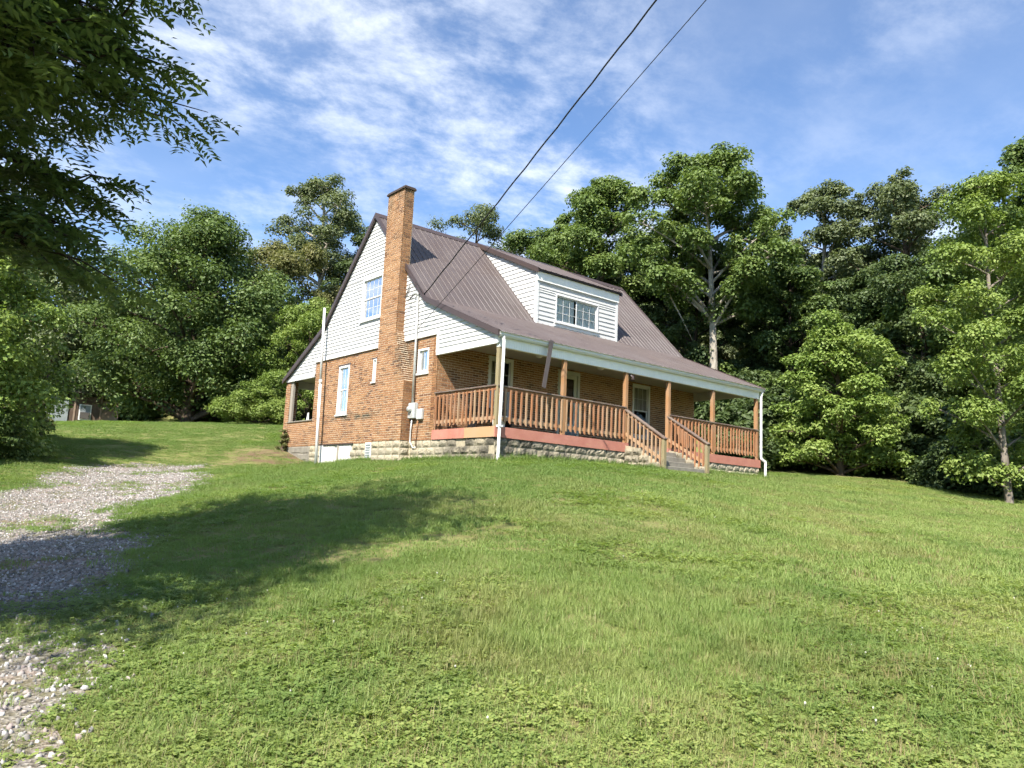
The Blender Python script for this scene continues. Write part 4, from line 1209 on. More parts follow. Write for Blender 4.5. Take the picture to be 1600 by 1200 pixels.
GREEN = {
 'mid':   [(0.055, 0.086, 0.030), (0.086, 0.133, 0.041), (0.124, 0.179, 0.057), (0.179, 0.231, 0.078)],
 'dark':  [(0.039, 0.062, 0.024), (0.062, 0.096, 0.035), (0.090, 0.127, 0.046), (0.124, 0.159, 0.061)],
 'bright':[(0.103, 0.153, 0.035), (0.145, 0.211, 0.049), (0.200, 0.267, 0.068), (0.262, 0.325, 0.095)],
 'yellow':[(0.152, 0.189, 0.041), (0.207, 0.247, 0.061), (0.276, 0.312, 0.088), (0.345, 0.364, 0.128)],
 'lime':  [(.120, .185, .040), (.165, .240, .056), (.220, .295, .078), (.285, .345, .110)],
 'olive': [(0.097, 0.107, 0.041), (0.135, 0.146, 0.054), (0.172, 0.176, 0.070), (0.221, 0.202, 0.095)],
 'grey':  [(0.069, 0.091, 0.049), (0.108, 0.137, 0.068), (0.152, 0.185, 0.092), (0.207, 0.234, 0.128)],
 'walnut':[(0.069, 0.107, 0.032), (0.105, 0.159, 0.046), (0.149, 0.208, 0.062), (0.200, 0.254, 0.081)],
}
LM = {k: mat_leaf('leaf_'+k, v, .32) for k, v in GREEN.items()}
BK = {'brown': mat_bark('brown_bark', (.055, .042, .030), (.13, .10, .075)), 'pale': mat_bark('pale_bark', (.20, .175, .145), (.44, .40, .34)),
      'grey': mat_bark('grey_bark', (.10, .085, .07), (.25, .22, .185)), 'dark': mat_bark('dark_bark', (.03, .024, .018), (.075, .058, .042))}

def tree(name, label, cat, x, y, seed, leafm, bark='brown', z=None, group='trees around the house', rot=0, crown='crown', **kw):
    t = thing(name, label, cat, (x, y, (gz(x, y) if z is None else z)-.05), group)
    (tv, tf_), (cv, cf) = tree_data(seed, **kw)
    t.rotation_euler = (0, 0, rot)
    o = link('trunk', np_mesh('trunk', tv, tf_, [BK[bark]], True), t, True)
    c_ = link(crown, np_mesh(crown, cv, cf, [LM[leafm]]), t, True)
    return t

def base_h(x, y, ztop): return ztop-gz(x, y)
# (heights are set so that each top reaches its own skyline)
def T(name, label, x, y, ztop, seed, leafm, **kw):
    return tree(name, label, kw.pop('cat', 'tree'), x, y, seed, leafm, H=base_h(x, y, ztop), **kw)
T('maple_tree', 'broad rounded dark green tree between the shed and the house', 2.6, 33.3, 14.6, 3, 'mid', R=7.0, cb=0.7, tr=.42, n_limb=42, sub=7, puff=0.21, leaf=0.197, n_leaf=92000, shape='round')
T('broad_tree', 'paler tree rising behind the shed at the wood edge', -3.2, 43.5, 13.2, 5, 'grey', R=5.6, cb=1.0, tr=.3, n_limb=20, sub=6, puff=0.235, leaf=0.197, n_leaf=43920)
T('broad_tree', 'dark tree standing over the shed roof', 0.5, 46.5, 11.5, 55, 'dark', R=5.2, cb=.6, tr=.3, n_limb=20, sub=6, puff=0.235, leaf=0.210, n_leaf=43920)
T('tall_tree', 'tall airy tree with open crown rising left of the chimney', 14.0, 41.8, 23.9, 7, 'grey', bark='pale', R=5.0, cb=9.0, tr=.36, n_limb=22, sub=6, puff=0.185, leaf=0.197, n_leaf=23790, shape='tall')
T('broad_tree', 'olive brown tree in front of the tall airy tree', 9.1, 36.3, 15.6, 9, 'olive', R=5.2, cb=2.5, tr=.3, n_limb=20, sub=6, puff=0.227, leaf=0.177, n_leaf=43920)
T('broad_tree', 'dark green tree touching the gable rake', 17.0, 38.3, 19.2, 13, 'dark', R=4.0, cb=3.5, tr=.3, n_limb=20, sub=6, puff=0.218, leaf=0.197, n_leaf=31110, shape='tall')
T('young_tree', 'soft bright green tree just behind the back porch', 6.6, 25.5, 8.9, 15, 'bright', R=3.5, cb=.5, tr=.16, n_limb=20, sub=6, puff=0.227, leaf=0.112, n_leaf=47580, shape='bush')
T('feathery_tree', 'feathery tree top showing above the roof ridge', 22.7, 32.1, 20.9, 17, 'grey', R=6.0, cb=3, tr=.25, n_limb=24, sub=5, puff=0.168, leaf=0.177, n_leaf=26000, shape='tall')
T('broad_tree', 'green tree low behind the dormer roof', 25.0, 27.5, 18.5, 19, 'mid', R=4.5, cb=3, tr=.25, n_limb=20, sub=6, puff=0.227, leaf=0.184, n_leaf=32940)
wal = T('walnut_tree', 'tallest tree with forked pale trunk beside the house roof', 24.9, 11.7, 19.2, 21, 'walnut', bark='pale', R=5.2, cb=7.0, tr=0.27, n_limb=32, sub=7, puff=0.19, leaf=0.197, n_leaf=62000, shape='round', lean=(-.015, .0))
T('walnut_tree', 'open crowned tree left of the forked pale trunk', 24.4, 20.0, 20.2, 23, 'walnut', R=4.4, cb=5.0, tr=.26, n_limb=22, sub=6, puff=0.25, leaf=0.197, n_leaf=44000, shape='tall')
T('walnut_tree', 'small topped tree between the dormer and the tallest tree', 26.2, 25.2, 19.8, 25, 'walnut', R=2.6, cb=8.0, tr=.2, n_limb=12, sub=5, puff=0.252, leaf=0.184, n_leaf=11895, shape='tall')
T('round_tree', 'bright green rounded tree beside the right porch corner', 17.8, .45, 6.2, 27, 'lime', R=2.6, cb=0.15, tr=.16, n_limb=34, sub=6, puff=0.23, leaf=0.131, n_leaf=48000, shape='bush')
rp = T('slender_tree', 'slender tree with grey forked trunk at the right lawn edge', 14.9, -6.3, 9.2, 29, 'bright', bark='grey', R=2.6, cb=.7, tr=0.1, n_limb=30, sub=6, puff=0.210, leaf=0.105, n_leaf=48800, shape='tall')
T('tall_tree', 'grey green tall tree on the skyline right of the tallest tree', 38.0, 11.5, 21.6, 31, 'grey', bark='pale', R=4.6, cb=5.0, tr=.3, n_limb=22, sub=6, puff=0.202, leaf=0.210, n_leaf=32940, shape='tall')
T('tall_tree', 'second grey green tall tree on the right skyline', 38.6, 6.5, 20.6, 33, 'grey', R=4.8, cb=4.0, tr=.3, n_limb=22, sub=6, puff=0.210, leaf=0.210, n_leaf=36600, shape='tall')
T('broad_tree', 'broad mid green tree behind the bright rounded tree', 26.0, .2, 10.8, 35, 'dark', R=4.3, cb=1.2, tr=.24, n_limb=24, sub=6, puff=0.218, leaf=0.157, n_leaf=47580)
T('tall_tree', 'dark tall tree at the top right corner of the woods', 29.6, -3.5, 16.8, 37, 'mid', R=4.2, cb=3.0, tr=.28, n_limb=22, sub=6, puff=0.210, leaf=0.184, n_leaf=36600, shape='tall')
# pale forks of the tallest tree, and its dead hanging branch
MBf = MB()
MBf.tube([(-.1, 0, 6.6), (-.7, .4, 7.5), (-1.7, .9, 8.6), (-2.8, 1.2, 9.6)], [.14, .11, .08, .04], 7)
MBf.tube([(-.05, 0, 6.0), (.4, -.4, 7.4), (.8, -.7, 8.8), (1.2, -.9, 10.2), (1.7, -1.1, 11.7)], [.16, .14, .11, .08, .04], 7)
o = link('forked_limb', MBf.mesh('forked_limb', BK['pale'], True), wal, True)
MBf = MB(); MBf.tube([(-2.6, 1.4, 9.4), (-2.5, 1.3, 8.4), (-2.2, 1.1, 7.3), (-1.6, .8, 6.2), (-.9, .5, 4.9)], [.02, .035, .045, .045, .02], 6)
o = link('dead_branch', MBf.mesh('dead_branch', BK['pale'], True), wal, True)
# shrubs
tree('leafy_shrub', 'tall pale yellow-green leafy shrub at the left picture edge beside the drive', 'shrub', -10.1, 12.8, 41, 'lime', 'brown', group='shrubs', H=7.3, R=3.5, cb=.2, tr=.10, n_limb=30, sub=6, puff=0.23, leaf=0.131, n_leaf=52000, shape='bush')
tree('leafy_shrub', 'low dark bramble shrub at the foot of the yellow-green shrub', 'shrub', -9.7, 11.6, 43, 'mid', 'brown', group='shrubs', H=1.9, R=1.7, cb=.1, tr=.04, n_limb=16, sub=6, puff=0.252, leaf=0.098, n_leaf=20130, shape='bush')
tree('leafy_shrub', 'low reddish green shrub at the lawn edge in front of the shed', 'shrub', -8.0, 17.5, 45, 'olive', 'brown', group='shrubs', H=1.3, R=1.3, cb=.1, tr=.04, n_limb=14, sub=6, puff=0.252, leaf=0.092, n_leaf=14640, shape='bush')
tree('leafy_shrub', 'rounded tangled shrub on the lawn behind the back porch', 'shrub', 3.7, 24.6, 47, 'bright', 'brown', group='shrubs', H=2.2, R=2.4, cb=.1, tr=.05, n_limb=18, sub=6, puff=0.235, leaf=0.098, n_leaf=27450, shape='bush')
tree('climbing_shrub', 'small ivy-like shrub climbing the back porch pier', 'shrub', -.12, 12.35, 49, 'olive', 'brown', group='shrubs', H=.85, R=.26, cb=.05, tr=.02, n_limb=10, sub=5, puff=0.336, leaf=0.046, n_leaf=2745, shape='bush')

# ---------------- overhanging tree at the left, leaves built leaflet by leaflet
def pinnate_tree(x, y, z, seed):
    r = np.random.RandomState(seed)
    t = thing('overhanging_tree', 'dark backlit tree with feather-shaped leaves hanging into the upper left', 'tree', (x, y, z), 'trees around the house')
    tubes = []; tips = []
    H = 8.5
    sp = lambda q: np.array([.5*math.sin(q*1.4), -.3*q, q*H])
    ts = np.linspace(-.03, .95, 10)
    tubes.append(([sp(q) for q in ts], [.17*(1-.8*max(q, 0))+.02 for q in ts], 9))
    nl = 66
    for i in range(nl):
        q = .46+.53*(i/nl); az = i*2.39996+r.uniform(-.3, .3)
        ln = 2.95*(.70+.3*math.sin(math.pi*min(1, (q-.3)*1.4)))*r.uniform(.75, 1.08)
        a = sp(q*.92); e = a+np.array([math.cos(az)*ln, math.sin(az)*ln, ln*r.uniform(-.16, .22)])
        mid = (a+e)/2+np.array([0, 0, ln*.20])
        pa = lambda s_, a=a, mid=mid, e=e: a*(1-s_)**2+mid*2*s_*(1-s_)+e*s_*s_
        ss = np.linspace(0, 1, 9)
        tubes.append(([pa(s_) for s_ in ss], [.05*(1-.88*s_)*(1.1-q*.6)+.006 for s_ in ss], 6))
        for k in range(25):
            s_ = r.uniform(.18, 1.0); b_ = pa(s_); dr = rand_dirs(r, 1)[0]; dr[2] = dr[2]*.35-.02
            tw = (e-a)/np.linalg.norm(e-a)*.5+dr; l2 = r.uniform(.35, .85)
            c_ = b_+tw*l2; m2 = (b_+c_)/2+np.array([0, 0, .08])
            tubes.append(([b_, m2, c_], [.014, .010, .004], 4))
            for j in range(6):
                u = r.uniform(.35, 1.0); tips.append((b_*(1-u)+c_*u, tw*.6+rand_dirs(r, 1)[0]*.9))
            tips.append((c_, tw))
    PV = []; PN = []; PT = []; PL = []; PW = []
    for p0, d in tips:
        d = d/np.linalg.norm(d); d[2] = d[2]*.4-.25; d /= np.linalg.norm(d)
        up = np.array([0, 0, 1.]); side = np.cross(d, up); side /= np.linalg.norm(side)+1e-9
        nlf = r.randint(5, 8); Lr = r.uniform(.26, .40)
        roll = r.uniform(-.6, .6); nn = up*math.cos(roll)+side*math.sin(roll)
        sd2 = np.cross(d, nn)
        for i in range(nlf):
            s_ = (i+.6)/nlf; c_ = p0+d*Lr*s_+np.array([0, 0, -.22*s_*s_*Lr])
            for sg in (-1, 1):
                tdir = sd2*sg*.85+d*.5+np.array([0, 0, -.42]); l_ = r.uniform(.095, .14)
                PV.append(c_+tdir*l_*.5); PN.append(nn+r.normal(size=3)*.25); PT.append(tdir); PL.append(l_); PW.append(l_*.38)
        PV.append(p0+d*Lr*1.1); PN.append(nn); PT.append(d); PL.append(.075); PW.append(.03)
    V, F_ = leaf_geo(np.array(PV), np.array(PN), np.array(PT), np.array(PL), np.array(PW), .3)
    TV = []; TF = []; b = 0
    for path, rad_, n in tubes:
        v, f = tube_arr(path, rad_, n); TV.append(v); TF.append(f+b); b += len(v)
    link('trunk', np_mesh('trunk', np.concatenate(TV), np.concatenate(TF), [BK['dark']], True), t, True)
    link('crown', np_mesh('crown', V, F_, [LM['mid']]), t, True)
    return t
ptree = pinnate_tree(-13.3, -5.4, gz(-13.3, -5.4)-.05, 71)
tree('shade_tree', 'tall leafy tree beside the lower drive that shades the lawn', 'tree', -15.4, -7.9, 73, 'mid', 'brown', H=13.4, R=4.6, cb=7.2, tr=.2, n_limb=24, sub=4, puff=.24, leaf=.15, n_leaf=12000)

# ---------------- scatter: points carrying a mesh picked from a small set (grass, stones, woods)
def scatter(name, P, rot, scl, idx, protos, label, mat=None):
    me = bpy.data.meshes.new(name)
    me.vertices.add(len(P)); me.vertices.foreach_set('co', np.asarray(P, np.float32).ravel())
    a = me.attributes.new('rot', 'FLOAT_VECTOR', 'POINT'); a.data.foreach_set('vector', np.asarray(rot, np.float32).ravel())
    scl = np.asarray(scl, np.float32)
    if scl.ndim == 1: scl = np.repeat(scl[:, None], 3, 1)
    a = me.attributes.new('scl', 'FLOAT_VECTOR', 'POINT'); a.data.foreach_set('vector', scl.ravel())
    a = me.attributes.new('idx', 'INT', 'POINT'); a.data.foreach_set('value', np.asarray(idx, np.int32))
    me.update()
    o = link(name, me)
    tag(o, label, kind='stuff')
    pc = bpy.data.collections.new(name+'_pieces')
    for i, pm in enumerate(protos):
        q = bpy.data.objects.new('%s_piece_%02d' % (name, i), pm); pc.objects.link(q)
    ng = bpy.data.node_groups.new(name+'_nodes', 'GeometryNodeTree')
    ng.interface.new_socket('Geometry', in_out='INPUT', socket_type='NodeSocketGeometry')
    ng.interface.new_socket('Geometry', in_out='OUTPUT', socket_type='NodeSocketGeometry')
    gi = ng.nodes.new('NodeGroupInput'); go = ng.nodes.new('NodeGroupOutput')
    ci = ng.nodes.new('GeometryNodeCollectionInfo'); ci.inputs['Collection'].default_value = pc
    ci.inputs['Separate Children'].default_value = True; ci.inputs['Reset Children'].default_value = True
    ip = ng.nodes.new('GeometryNodeInstanceOnPoints'); ip.inputs['Pick Instance'].default_value = True
    def na(nm, ty):
        n = ng.nodes.new('GeometryNodeInputNamedAttribute'); n.data_type = ty; n.inputs['Name'].default_value = nm
        return next(s_ for s_ in n.outputs if s_.enabled and s_.name == 'Attribute')
    e2r = ng.nodes.new('FunctionNodeEulerToRotation'); ng.links.new(na('rot', 'FLOAT_VECTOR'), e2r.inputs[0])
    ng.links.new(gi.outputs[0], ip.inputs['Points']); ng.links.new(ci.outputs[0], ip.inputs['Instance'])
    ng.links.new(na('idx', 'INT'), ip.inputs['Instance Index']); ng.links.new(e2r.outputs[0], ip.inputs['Rotation'])
    ng.links.new(na('scl', 'FLOAT_VECTOR'), ip.inputs['Scale']); ng.links.new(ip.outputs[0], go.inputs[0])
    md = o.modifiers.new('scatter', 'NODES'); md.node_group = ng
    return o

R_ = np.random.RandomState(2024)
# woods on the hillside behind: reads as one mass
wp_ = []
for i, (H, R, cb, lm_) in enumerate(((14, 4.2, 2.0, 'dark'), (13, 4.6, 1.2, 'mid'), (15, 4.0, 3.0, 'dark'), (12, 4.4, .6, 'walnut'), (14, 4.2, 1.5, 'grey'))):
    (tv, tf_), (cv, cf) = tree_data(200+i, H=H, R=R, cb=cb, tr=.24, n_limb=22, sub=4, puff=.23, leaf=.28, n_leaf=22000)
    q = np.concatenate([cf, cf[:, -1:]], 1)       # triangles kept as a triangle mesh below
    tt = np.concatenate([tf_[:, [0, 1, 2]], tf_[:, [0, 2, 3]]])
    me = np_mesh('wood_tree', np.concatenate([tv, cv]), np.concatenate([tt, cf+len(tv)]), [BK['dark'], LM[lm_]], False, np.concatenate([np.zeros(len(tt)), np.ones(len(cf))]))
    wp_.append(me)
cand = []
for gx_ in np.arange(-40, 100, 4.6):
    for gy_ in np.arange(-34, 110, 4.6):
        x = gx_+R_.uniform(-1.8, 1.8); y = gy_+R_.uniform(-1.8, 1.8)
        v = np.array([x, y])-CAM[:2]; D = np.hypot(*v); az = math.atan2(v[0], v[1])-YAW
        if abs(az) > .80 or D > 80: continue
        # the edge of the woods runs round the back of the lawn
        if az < -.45: edge = 59
        elif az < -.30: edge = 55
        elif az < -.1: edge = 50
        elif az < .20: edge = 50
        elif az < .42: edge = 44
        else: edge = 36
        if D < edge: continue
        cand.append((x, y, D))
cand = np.array(cand)
wz = ground_z(cand[:, 0], cand[:, 1])
n = len(cand)
azs = np.arctan2(cand[:, 0]-CAM[0], cand[:, 1]-CAM[1])-YAW
# how high the canopy stands above the eye on each bearing (rise per metre)
rise = np.interp(azs, [-.80, -.55, -.40, -.27, -.12, .02, .09, .17, .25, .33, .45, .56, .70], [.16, .20, .24, .26, .28, .29, .35, .36, .35, .33, .33, .34, .36])
sc = (CAM[2]+cand[:, 2]*rise*R_.uniform(.80, 1.0, n)-wz)/14.0
ok = sc > .35
cand, wz, sc = cand[ok], wz[ok], np.minimum(sc[ok], 1.25); n = len(cand)
scatter('hillside_woods', np.stack([cand[:, 0], cand[:, 1], wz-.1], 1), np.stack([np.zeros(n), np.zeros(n), R_.uniform(0, 6.28, n)], 1), sc, R_.randint(0, 5, n), wp_, 'dense dark green woods covering the hillside behind the house')
# undergrowth along the wood edge
up_ = []
for i, lm_ in enumerate(('dark', 'mid', 'dark', 'walnut')):
    (tv, tf_), (cv, cf) = tree_data(300+i, H=2.6, R=1.7, cb=.1, tr=.03, n_limb=16, sub=4, puff=.32, leaf=.17, n_leaf=7000, shape='bush')
    up_.append(np_mesh('bush', cv, cf, [LM[lm_]]))
pts = []
for _ in range(4000):
    az = R_.uniform(-.72, .74); D = R_.uniform(28, 60)
    x = CAM[0]+D*math.sin(YAW+az); y = CAM[1]+D*math.cos(YAW+az)
    if az < -.30: lo, hi = 57, 62
    elif az < -.06: lo, hi = 46, 54
    elif az < .30: lo, hi = 41, 50
    elif az < .40: lo, hi = 31.5, 46
    else: lo, hi = 30.0, 42
    if az > .5: lo, hi = 29.5, 40
    if not lo < D < hi: continue
    if -1 < x < 13.6 and -2 < y < 16: continue
    if math.hypot(x-17.3, y-.2) < 3.4: continue
    pts.append((x, y, az, D))
pts = np.array(pts); n = len(pts)
k = np.where(R_.rand(n) < np.clip(1-(pts[:, 3]-30)/25, .25, 1))[0]; pts = pts[k]; n = len(pts)
size = R_.uniform(.4, 1.35, n)*np.where((pts[:, 2] > .25) & (pts[:, 3] < 33), .62, 1.0)
scatter('undergrowth', np.stack([pts[:, 0], pts[:, 1], ground_z(pts[:, 0], pts[:, 1])-.1], 1), np.stack([np.zeros(n), np.zeros(n), R_.uniform(0, 6.28, n)], 1), size, R_.randint(0, 4, n), up_, 'green brambles and saplings growing along the edge of the woods')

# ---------------- lawn grass, clover and gravel
def mat_grass(name, cols, dry=.25, trans=.35):
    m = NT(name); p = m.pos()
    r = m.objrand(); ri_ = m.island()
    v = m.math('ADD', m.math('MULTIPLY', m.math('FRACT', m.math('ADD', ri_, r)), .5), m.math('MULTIPLY', m.rng(m.noise(p, .45, 2, .6), .3, .7), .5))
    k_ = len(cols)-1
    c = m.ramp(v, [(i/k_, q) for i, q in enumerate(cols)])
    c = m.mix(m.math('MULTIPLY', m.rng(m.noise(p, .8, 2, .65), .50, .72), dry*2, True), c, (.30, .25, .115))
    # deeper green, denser turf on the level ground in front of the porch
    sx = m.n('ShaderNodeSeparateXYZ'); m.set(sx.inputs[0], p)
    q_ = m.math('ADD', m.math('ADD', m.math('MULTIPLY', sx.outputs[0], -.35), sx.outputs[1]), m.math('MULTIPLY', m.noise(p, .3, 2, .6), 7.0))
    c = m.mix(m.rng(q_, -5.5, 1.5, 0, .60), c, (.105, .190, .045))
    c = m.mix(m.rng(m.noise(p, 1.1, 2, .6), .52, .66, 0, .45), c, (.12, .20, .05))
    d = m.principled(c, .55, 0, None, .3, link=False)
    t = m.n('ShaderNodeBsdfTranslucent'); m.set(t.inputs[0], m.mix(1.0, c, (1.3, 1.35, .7), 'MULTIPLY'))
    mx = m.n('ShaderNodeMixShader'); mx.inputs[0].default_value = trans
    m.t.links.new(d, mx.inputs[1]); m.t.links.new(t.outputs[0], mx.inputs[2]); m.t.links.new(mx.outputs[0], m.out.inputs[0])
    return m.mat
MG = mat_grass('lawn_grass', [(.158, .236, .060), (.215, .292, .082), (.275, .340, .110), (.340, .370, .155)], .30, .42)
MC = mat_grass('clover_leaf', [(.115, .180, .050), (.180, .250, .068), (.280, .340, .098), (.390, .410, .150)], .10, .42)
MD_ = mat_grass('dry_grass', [(.20, .165, .070), (.27, .22, .11), (.33, .28, .16)], 0)
MF = plain('clover_flower', (.50, .49, .43), .8, 0, .1, 40)
def blades(seed, n, spread, h, w_, lean=.5, segs=2):
    r = np.random.RandomState(seed); V = []; F_ = []
    for i in range(n):
        a = r.uniform(0, 6.28); q = spread*math.sqrt(r.rand()); az = r.uniform(0, 6.28)
        hh = h*r.uniform(.5, 1.25); ww = w_*r.uniform(.7, 1.3); ln = lean*r.uniform(.2, 1.3)
        bx0, by0 = q*math.cos(a), q*math.sin(a); dx_, dy_ = math.cos(az), math.sin(az); sx_, sy_ = -dy_*ww/2, dx_*ww/2
        b = len(V)
        for s_, wf_ in ((0, 1), (.5, .85)):
            o_ = ln*hh*s_*s_; V += [(bx0+dx_*o_+sx_*wf_, by0+dy_*o_+sy_*wf_, hh*s_*(1-.1*ln)), (bx0+dx_*o_-sx_*wf_, by0+dy_*o_-sy_*wf_, hh*s_*(1-.1*ln))]
        V.append((bx0+dx_*ln*hh, by0+dy_*ln*hh, hh*(1-.3*ln)))
        F_ += [(b, b+1, b+3), (b, b+3, b+2), (b+2, b+3, b+4)]
    return V, F_
def clover(seed, n, spread, leaf, h):
    r = np.random.RandomState(seed); V = []; F_ = []
    for i in range(n):
        a = r.uniform(0, 6.28); q = spread*math.sqrt(r.rand()); x, y = q*math.cos(a), q*math.sin(a); z = h*r.uniform(.35, 1.2)
        tx, ty = r.uniform(-.45, .45, 2); l_ = leaf*r.uniform(.6, 1.3); rot = r.uniform(0, 6.28)
        for k_ in range(3):
            an = rot+k_*2.094; b = len(V)
            for rr, da in ((0.0, 0), (.75, -.55), (1.1, -.25), (1.0, 0), (1.1, .25), (.75, .55)):
                px, py = rr*l_*math.cos(an+da), rr*l_*math.sin(an+da)
                V.append((x+px, y+py, z+px*tx+py*ty))
            F_ += [(b, b+1, b+2), (b, b+2, b+3), (b, b+3, b+4), (b, b+4, b+5)]
    return V, F_
def rosette(seed, n, ln, w_):
    r = np.random.RandomState(seed); V = []; F_ = []
    for i in range(n):
        az = i*2.4+r.uniform(-.4, .4); l_ = ln*r.uniform(.6, 1.2); ww = w_*r.uniform(.8, 1.2); up = r.uniform(.25, .8)
        d_ = np.array([math.cos(az), math.sin(az), 0]); s_ = np.array([-math.sin(az), math.cos(az), 0]); b = len(V)
        for t, wf_ in ((0, .25), (.35, .9), (.7, .85), (1.0, .08)):
            c_ = d_*l_*t+np.array([0, 0, .008+up*l_*(t-.75*t*t)])
            V += [tuple(c_+s_*ww*wf_/2+np.array([0, 0, .15*ww*wf_])), tuple(c_), tuple(c_-s_*ww*wf_/2+np.array([0, 0, .15*ww*wf_]))]
        for k_ in range(3):
            q_ = b+3*k_
            for a_ in (0, 1): F_ += [(q_+a_, q_+a_+1, q_+a_+4), (q_+a_, q_+a_+4, q_+a_+3)]
    return V, F_
def proto(VF, mat): return np_mesh('tuft', VF[0], VF[1], [mat])
near_p = [proto(blades(400+i, 46, .11, .068, .0042, .85), MG) for i in range(4)]+[proto(blades(410+i, 22, .09, .125, .0046, .7), MG) for i in range(2)]+\
         [proto(blades(420, 16, .10, .10, .004, .9), MD_)]+[proto(clover(430+i, 26, .12, .014, .03), MC) for i in range(3)]+[proto(clover(440, 16, .11, .026, .04), MC)]+[proto(rosette(445+i, 8, .085, .034), MC) for i in range(2)]
far_p = [proto(blades(450+i, 100, .24, .058, .007, .9), MG) for i in range(4)]+[proto(blades(460, 40, .22, .10, .0075, .8), MG)]+[proto(blades(470, 30, .22, .10, .007, .9), MD_)]+[proto(clover(480+i, 80, .24, .02, .05), MC) for i in range(2)]

def polar(n, d0, d1, a0=-.66, a1=.66):
    D = np.sqrt(R_.uniform(d0*d0, d1*d1, n)); az = R_.uniform(a0, a1, n)
    return CAM[0]+D*np.sin(YAW+az), CAM[1]+D*np.cos(YAW+az), D
def clear_of_house(x, y):
    inside = (x > -.02) & (x < L+.1) & (y > -.03) & (y < 12.9)
    steps = (x > 4.7) & (x < 6.9) & (y > -1.36) & (y < 0)
    bank = np.hypot(x+.9, y-11.4) < (2.3*fbm(x, y, 1.5, 60)+.45)*(R_.rand(len(x)) < .8)
    return ~(inside | steps | bank)
def clover_w(x, y):     # where clover and ground ivy take over from grass
    n_ = fbm(x, y, .42, 77)
    side = np.clip((-4.5-(x+(y+14)*.35))/3.0, -.6, 1)     # more of it down by the drive
    return np.clip((n_-.50)*6+side*.8, 0, .8)
def long_w(x, y): return np.clip((fbm(x, y, .5, 90)-.52)*8, 0, 1)
def sow(x, y, D, protos, kind):
    g = gravel_amount(x, y)
    keep = clear_of_house(x, y) & (R_.rand(len(x)) > g*1.05)
    # thin and bare patches
    bare_ = np.clip((fbm(x, y, .9, 33)-.55)*7, 0, .75)+.45*clover_w(x, y)*np.clip((fbm(x, y, 1.9, 51)-.48)*6, 0, 1)
    keep &= R_.rand(len(x)) > bare_*.55
    x, y = x[keep], y[keep]; n_ = len(x)
    cw = clover_w(x, y); lw = long_w(x, y); u = R_.rand(n_)
    idx = np.empty(n_, int)
    if kind == 'near':
        idx = R_.randint(0, 4, n_)
        idx = np.where(R_.rand(n_) < .05+.35*lw, R_.randint(4, 6, n_), idx)
        idx = np.where(u < cw*.85, R_.randint(7, 10, n_), idx)
        idx = np.where((u < cw*.85) & (R_.rand(n_) < .42), 10, idx)
        idx = np.where(R_.rand(n_) < .10+.12*cw, 6, idx)
        idx = np.where(R_.rand(n_) < .02+.09*cw, R_.randint(11, 13, n_), idx)
    else:
        idx = R_.randint(0, 4, n_)
        idx = np.where(R_.rand(n_) < .04+.4*lw, 4, idx)
        idx = np.where(R_.rand(n_) < .06, 5, idx)
        idx = np.where(u < cw*.75, R_.randint(6, 8, n_), idx)
    z = ground_z(x, y)
    s_ = R_.uniform(.6, 1.15, n_)*(.62+.6*fbm(x, y, .7, 13))
    rot = np.stack([R_.uniform(-.12, .12, n_), R_.uniform(-.12, .12, n_), R_.uniform(0, 6.28, n_)], 1)
    return np.stack([x, y, z-.004], 1), rot, s_, idx
x, y, D = polar(26000, 2.4, 8.5)
scatter('grass', *sow(x, y, D, near_p, 'near'), near_p, 'short lawn grass and clover on the slope nearest the viewer')
x, y, D = polar(52000, 8.2, 32)
k = R_.rand(len(D)) < np.clip(1.25-(D-8)/40, .4, 1); x, y, D = x[k], y[k], D[k]
scatter('lawn_grass', *sow(x, y, D, far_p, 'far'), far_p, 'mown lawn grass on the rise in front of the house')
x, y, D = polar(26000, 31, 60, -.66, -.10)
k = (D < 57)
P_, r0_, s0_, i0_ = sow(x[k], y[k], D[k], far_p, 'far')
scatter('back_lawn_grass', P_, r0_, s0_*1.15, i0_, far_p, 'lawn grass on the rise behind the drive')
# unmown grass and weeds along the foot of the walls
t_ = R_.rand(2600); side_ = R_.rand(2600); off_ = np.abs(R_.normal(0, .10, 2600))+.06
x = np.where(side_ < .5, t_*L, -off_); y = np.where(side_ < .5, -off_, t_*11.8)
x = np.where((side_ < .5) & (x > 4.6) & (x < 6.95), np.where(x < 5.75, 4.62-off_*.5, 6.95+off_*.5), x)
y = np.where((side_ < .5) & ((np.abs(x-4.6) < .3) | (np.abs(x-6.95) < .3)), -R_.rand(2600)*1.5, y)
k = (R_.rand(2600) < .35+.9*fbm(x, y, 1.1, 5)) & ((side_ < .5) | (y < 10.3)); x, y = x[k], y[k]; n = len(x)
scatter('wall_foot_weeds', np.stack([x, y, ground_z(x, y)-.01], 1), np.stack([R_.uniform(-.2, .2, n), R_.uniform(-.2, .2, n), R_.uniform(0, 6.28, n)], 1), R_.uniform(.8, 1.9, n), R_.choice([0, 1, 4, 5, 5, 10], n), near_p, 'unmown grass and weeds along the foot of the house walls')
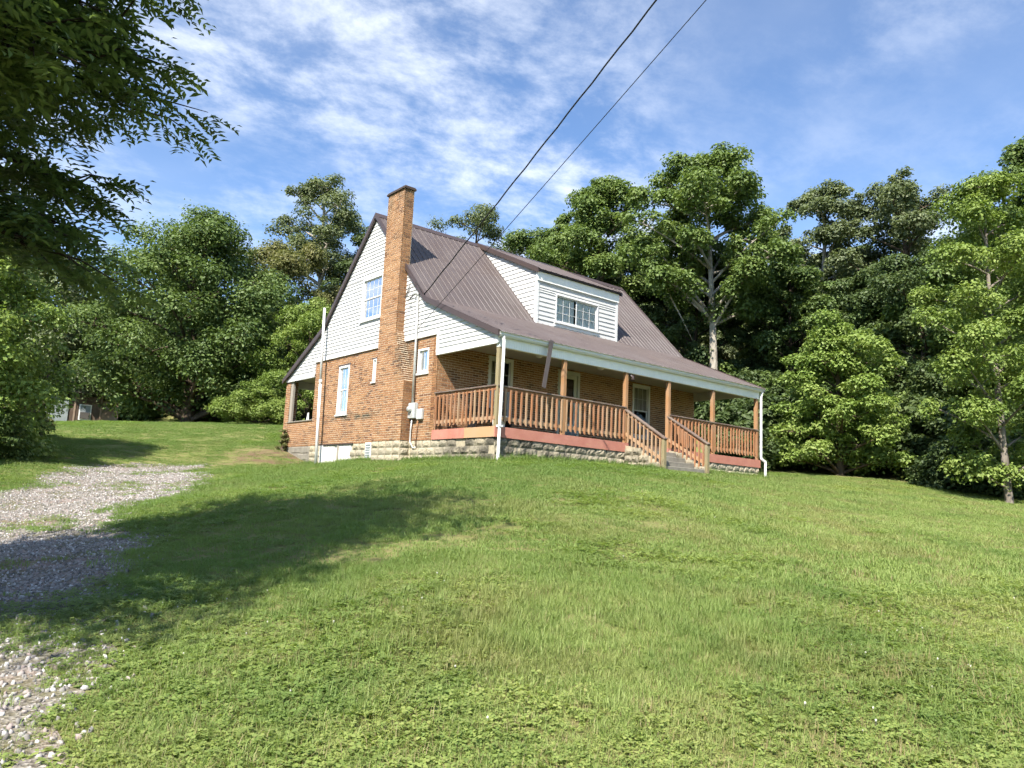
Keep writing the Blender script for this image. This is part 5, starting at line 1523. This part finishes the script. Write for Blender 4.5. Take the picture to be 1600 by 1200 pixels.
# white clover heads
fl_me = []
V, F_ = tube_arr([(0, 0, 0), (0, 0, .05), (0, 0, .062), (0, 0, .074), (0, 0, .082)], [.0015, .0015, .011, .012, .003], 6)
fm = np_mesh('flower', V, np.concatenate([F_[:, [0, 1, 2]], F_[:, [0, 2, 3]]]), [MF])
x, y, D = polar(9000, 3.0, 24)
k = (R_.rand(len(x)) < np.clip(clover_w(x, y)-.25, 0, 1)*.24+.001) & clear_of_house(x, y) & (gravel_amount(x, y) < .3); x, y, D = x[k], y[k], D[k]
n = len(x)
scatter('clover_flowers', np.stack([x, y, ground_z(x, y)], 1), np.stack([R_.uniform(-.3, .3, n), R_.uniform(-.3, .3, n), R_.uniform(0, 6, n)], 1), R_.uniform(.35, .65, n), np.zeros(n), [fm], 'small white clover heads dotted through the lawn')
# gravel stones
m = NT('gravel_stone'); rr_ = m.objrand()
cst = m.ramp(rr_, [(0, (.09, .085, .078)), (.3, (.19, .18, .168)), (.55, (.29, .28, .265)), (.75, (.27, .215, .195)), (.9, (.40, .39, .375)), (1, (.50, .49, .47))])
m.principled(cst, .9, 0, None, .2)
st_p = []
ico = [(-.5257, 0, .8507), (.5257, 0, .8507), (-.5257, 0, -.8507), (.5257, 0, -.8507), (0, .8507, .5257), (0, .8507, -.5257), (0, -.8507, .5257), (0, -.8507, -.5257), (.8507, .5257, 0), (-.8507, .5257, 0), (.8507, -.5257, 0), (-.8507, -.5257, 0)]
icf = [(1,4,0),(4,9,0),(4,5,9),(8,5,4),(1,8,4),(1,10,8),(10,3,8),(8,3,5),(3,2,5),(3,7,2),(3,10,7),(10,6,7),(6,11,7),(6,0,11),(6,1,0),(10,1,6),(11,0,9),(2,11,9),(5,2,9),(11,2,7)]
for i in range(6):
    r = np.random.RandomState(500+i); st_p.append(np_mesh('stone', np.array(ico)*r.uniform(.7, 1.25, (12, 1))*np.array([1, .8, .55]), np.array(icf), [m.mat]))
x = R_.uniform(-15.5, 0, 150000); y = R_.uniform(-15, 13, 150000)
g = gravel_amount(x, y); v = np.stack([x-CAM[0], y-CAM[1]], 1); D = np.hypot(v[:, 0], v[:, 1]); az = np.arctan2(v[:, 0], v[:, 1])-YAW
k = (R_.rand(len(x)) < g**1.3) & (az > -.68) & (D > 2); x, y, D = x[k], y[k], D[k]; n = len(x)
print('stones', n)
scatter('gravel', np.stack([x, y, ground_z(x, y)+.014], 1), R_.uniform(0, 6.28, (n, 3)), R_.uniform(.010, .030, n), R_.randint(0, 6, n), st_p, 'loose pale crushed gravel lying on the driveway')
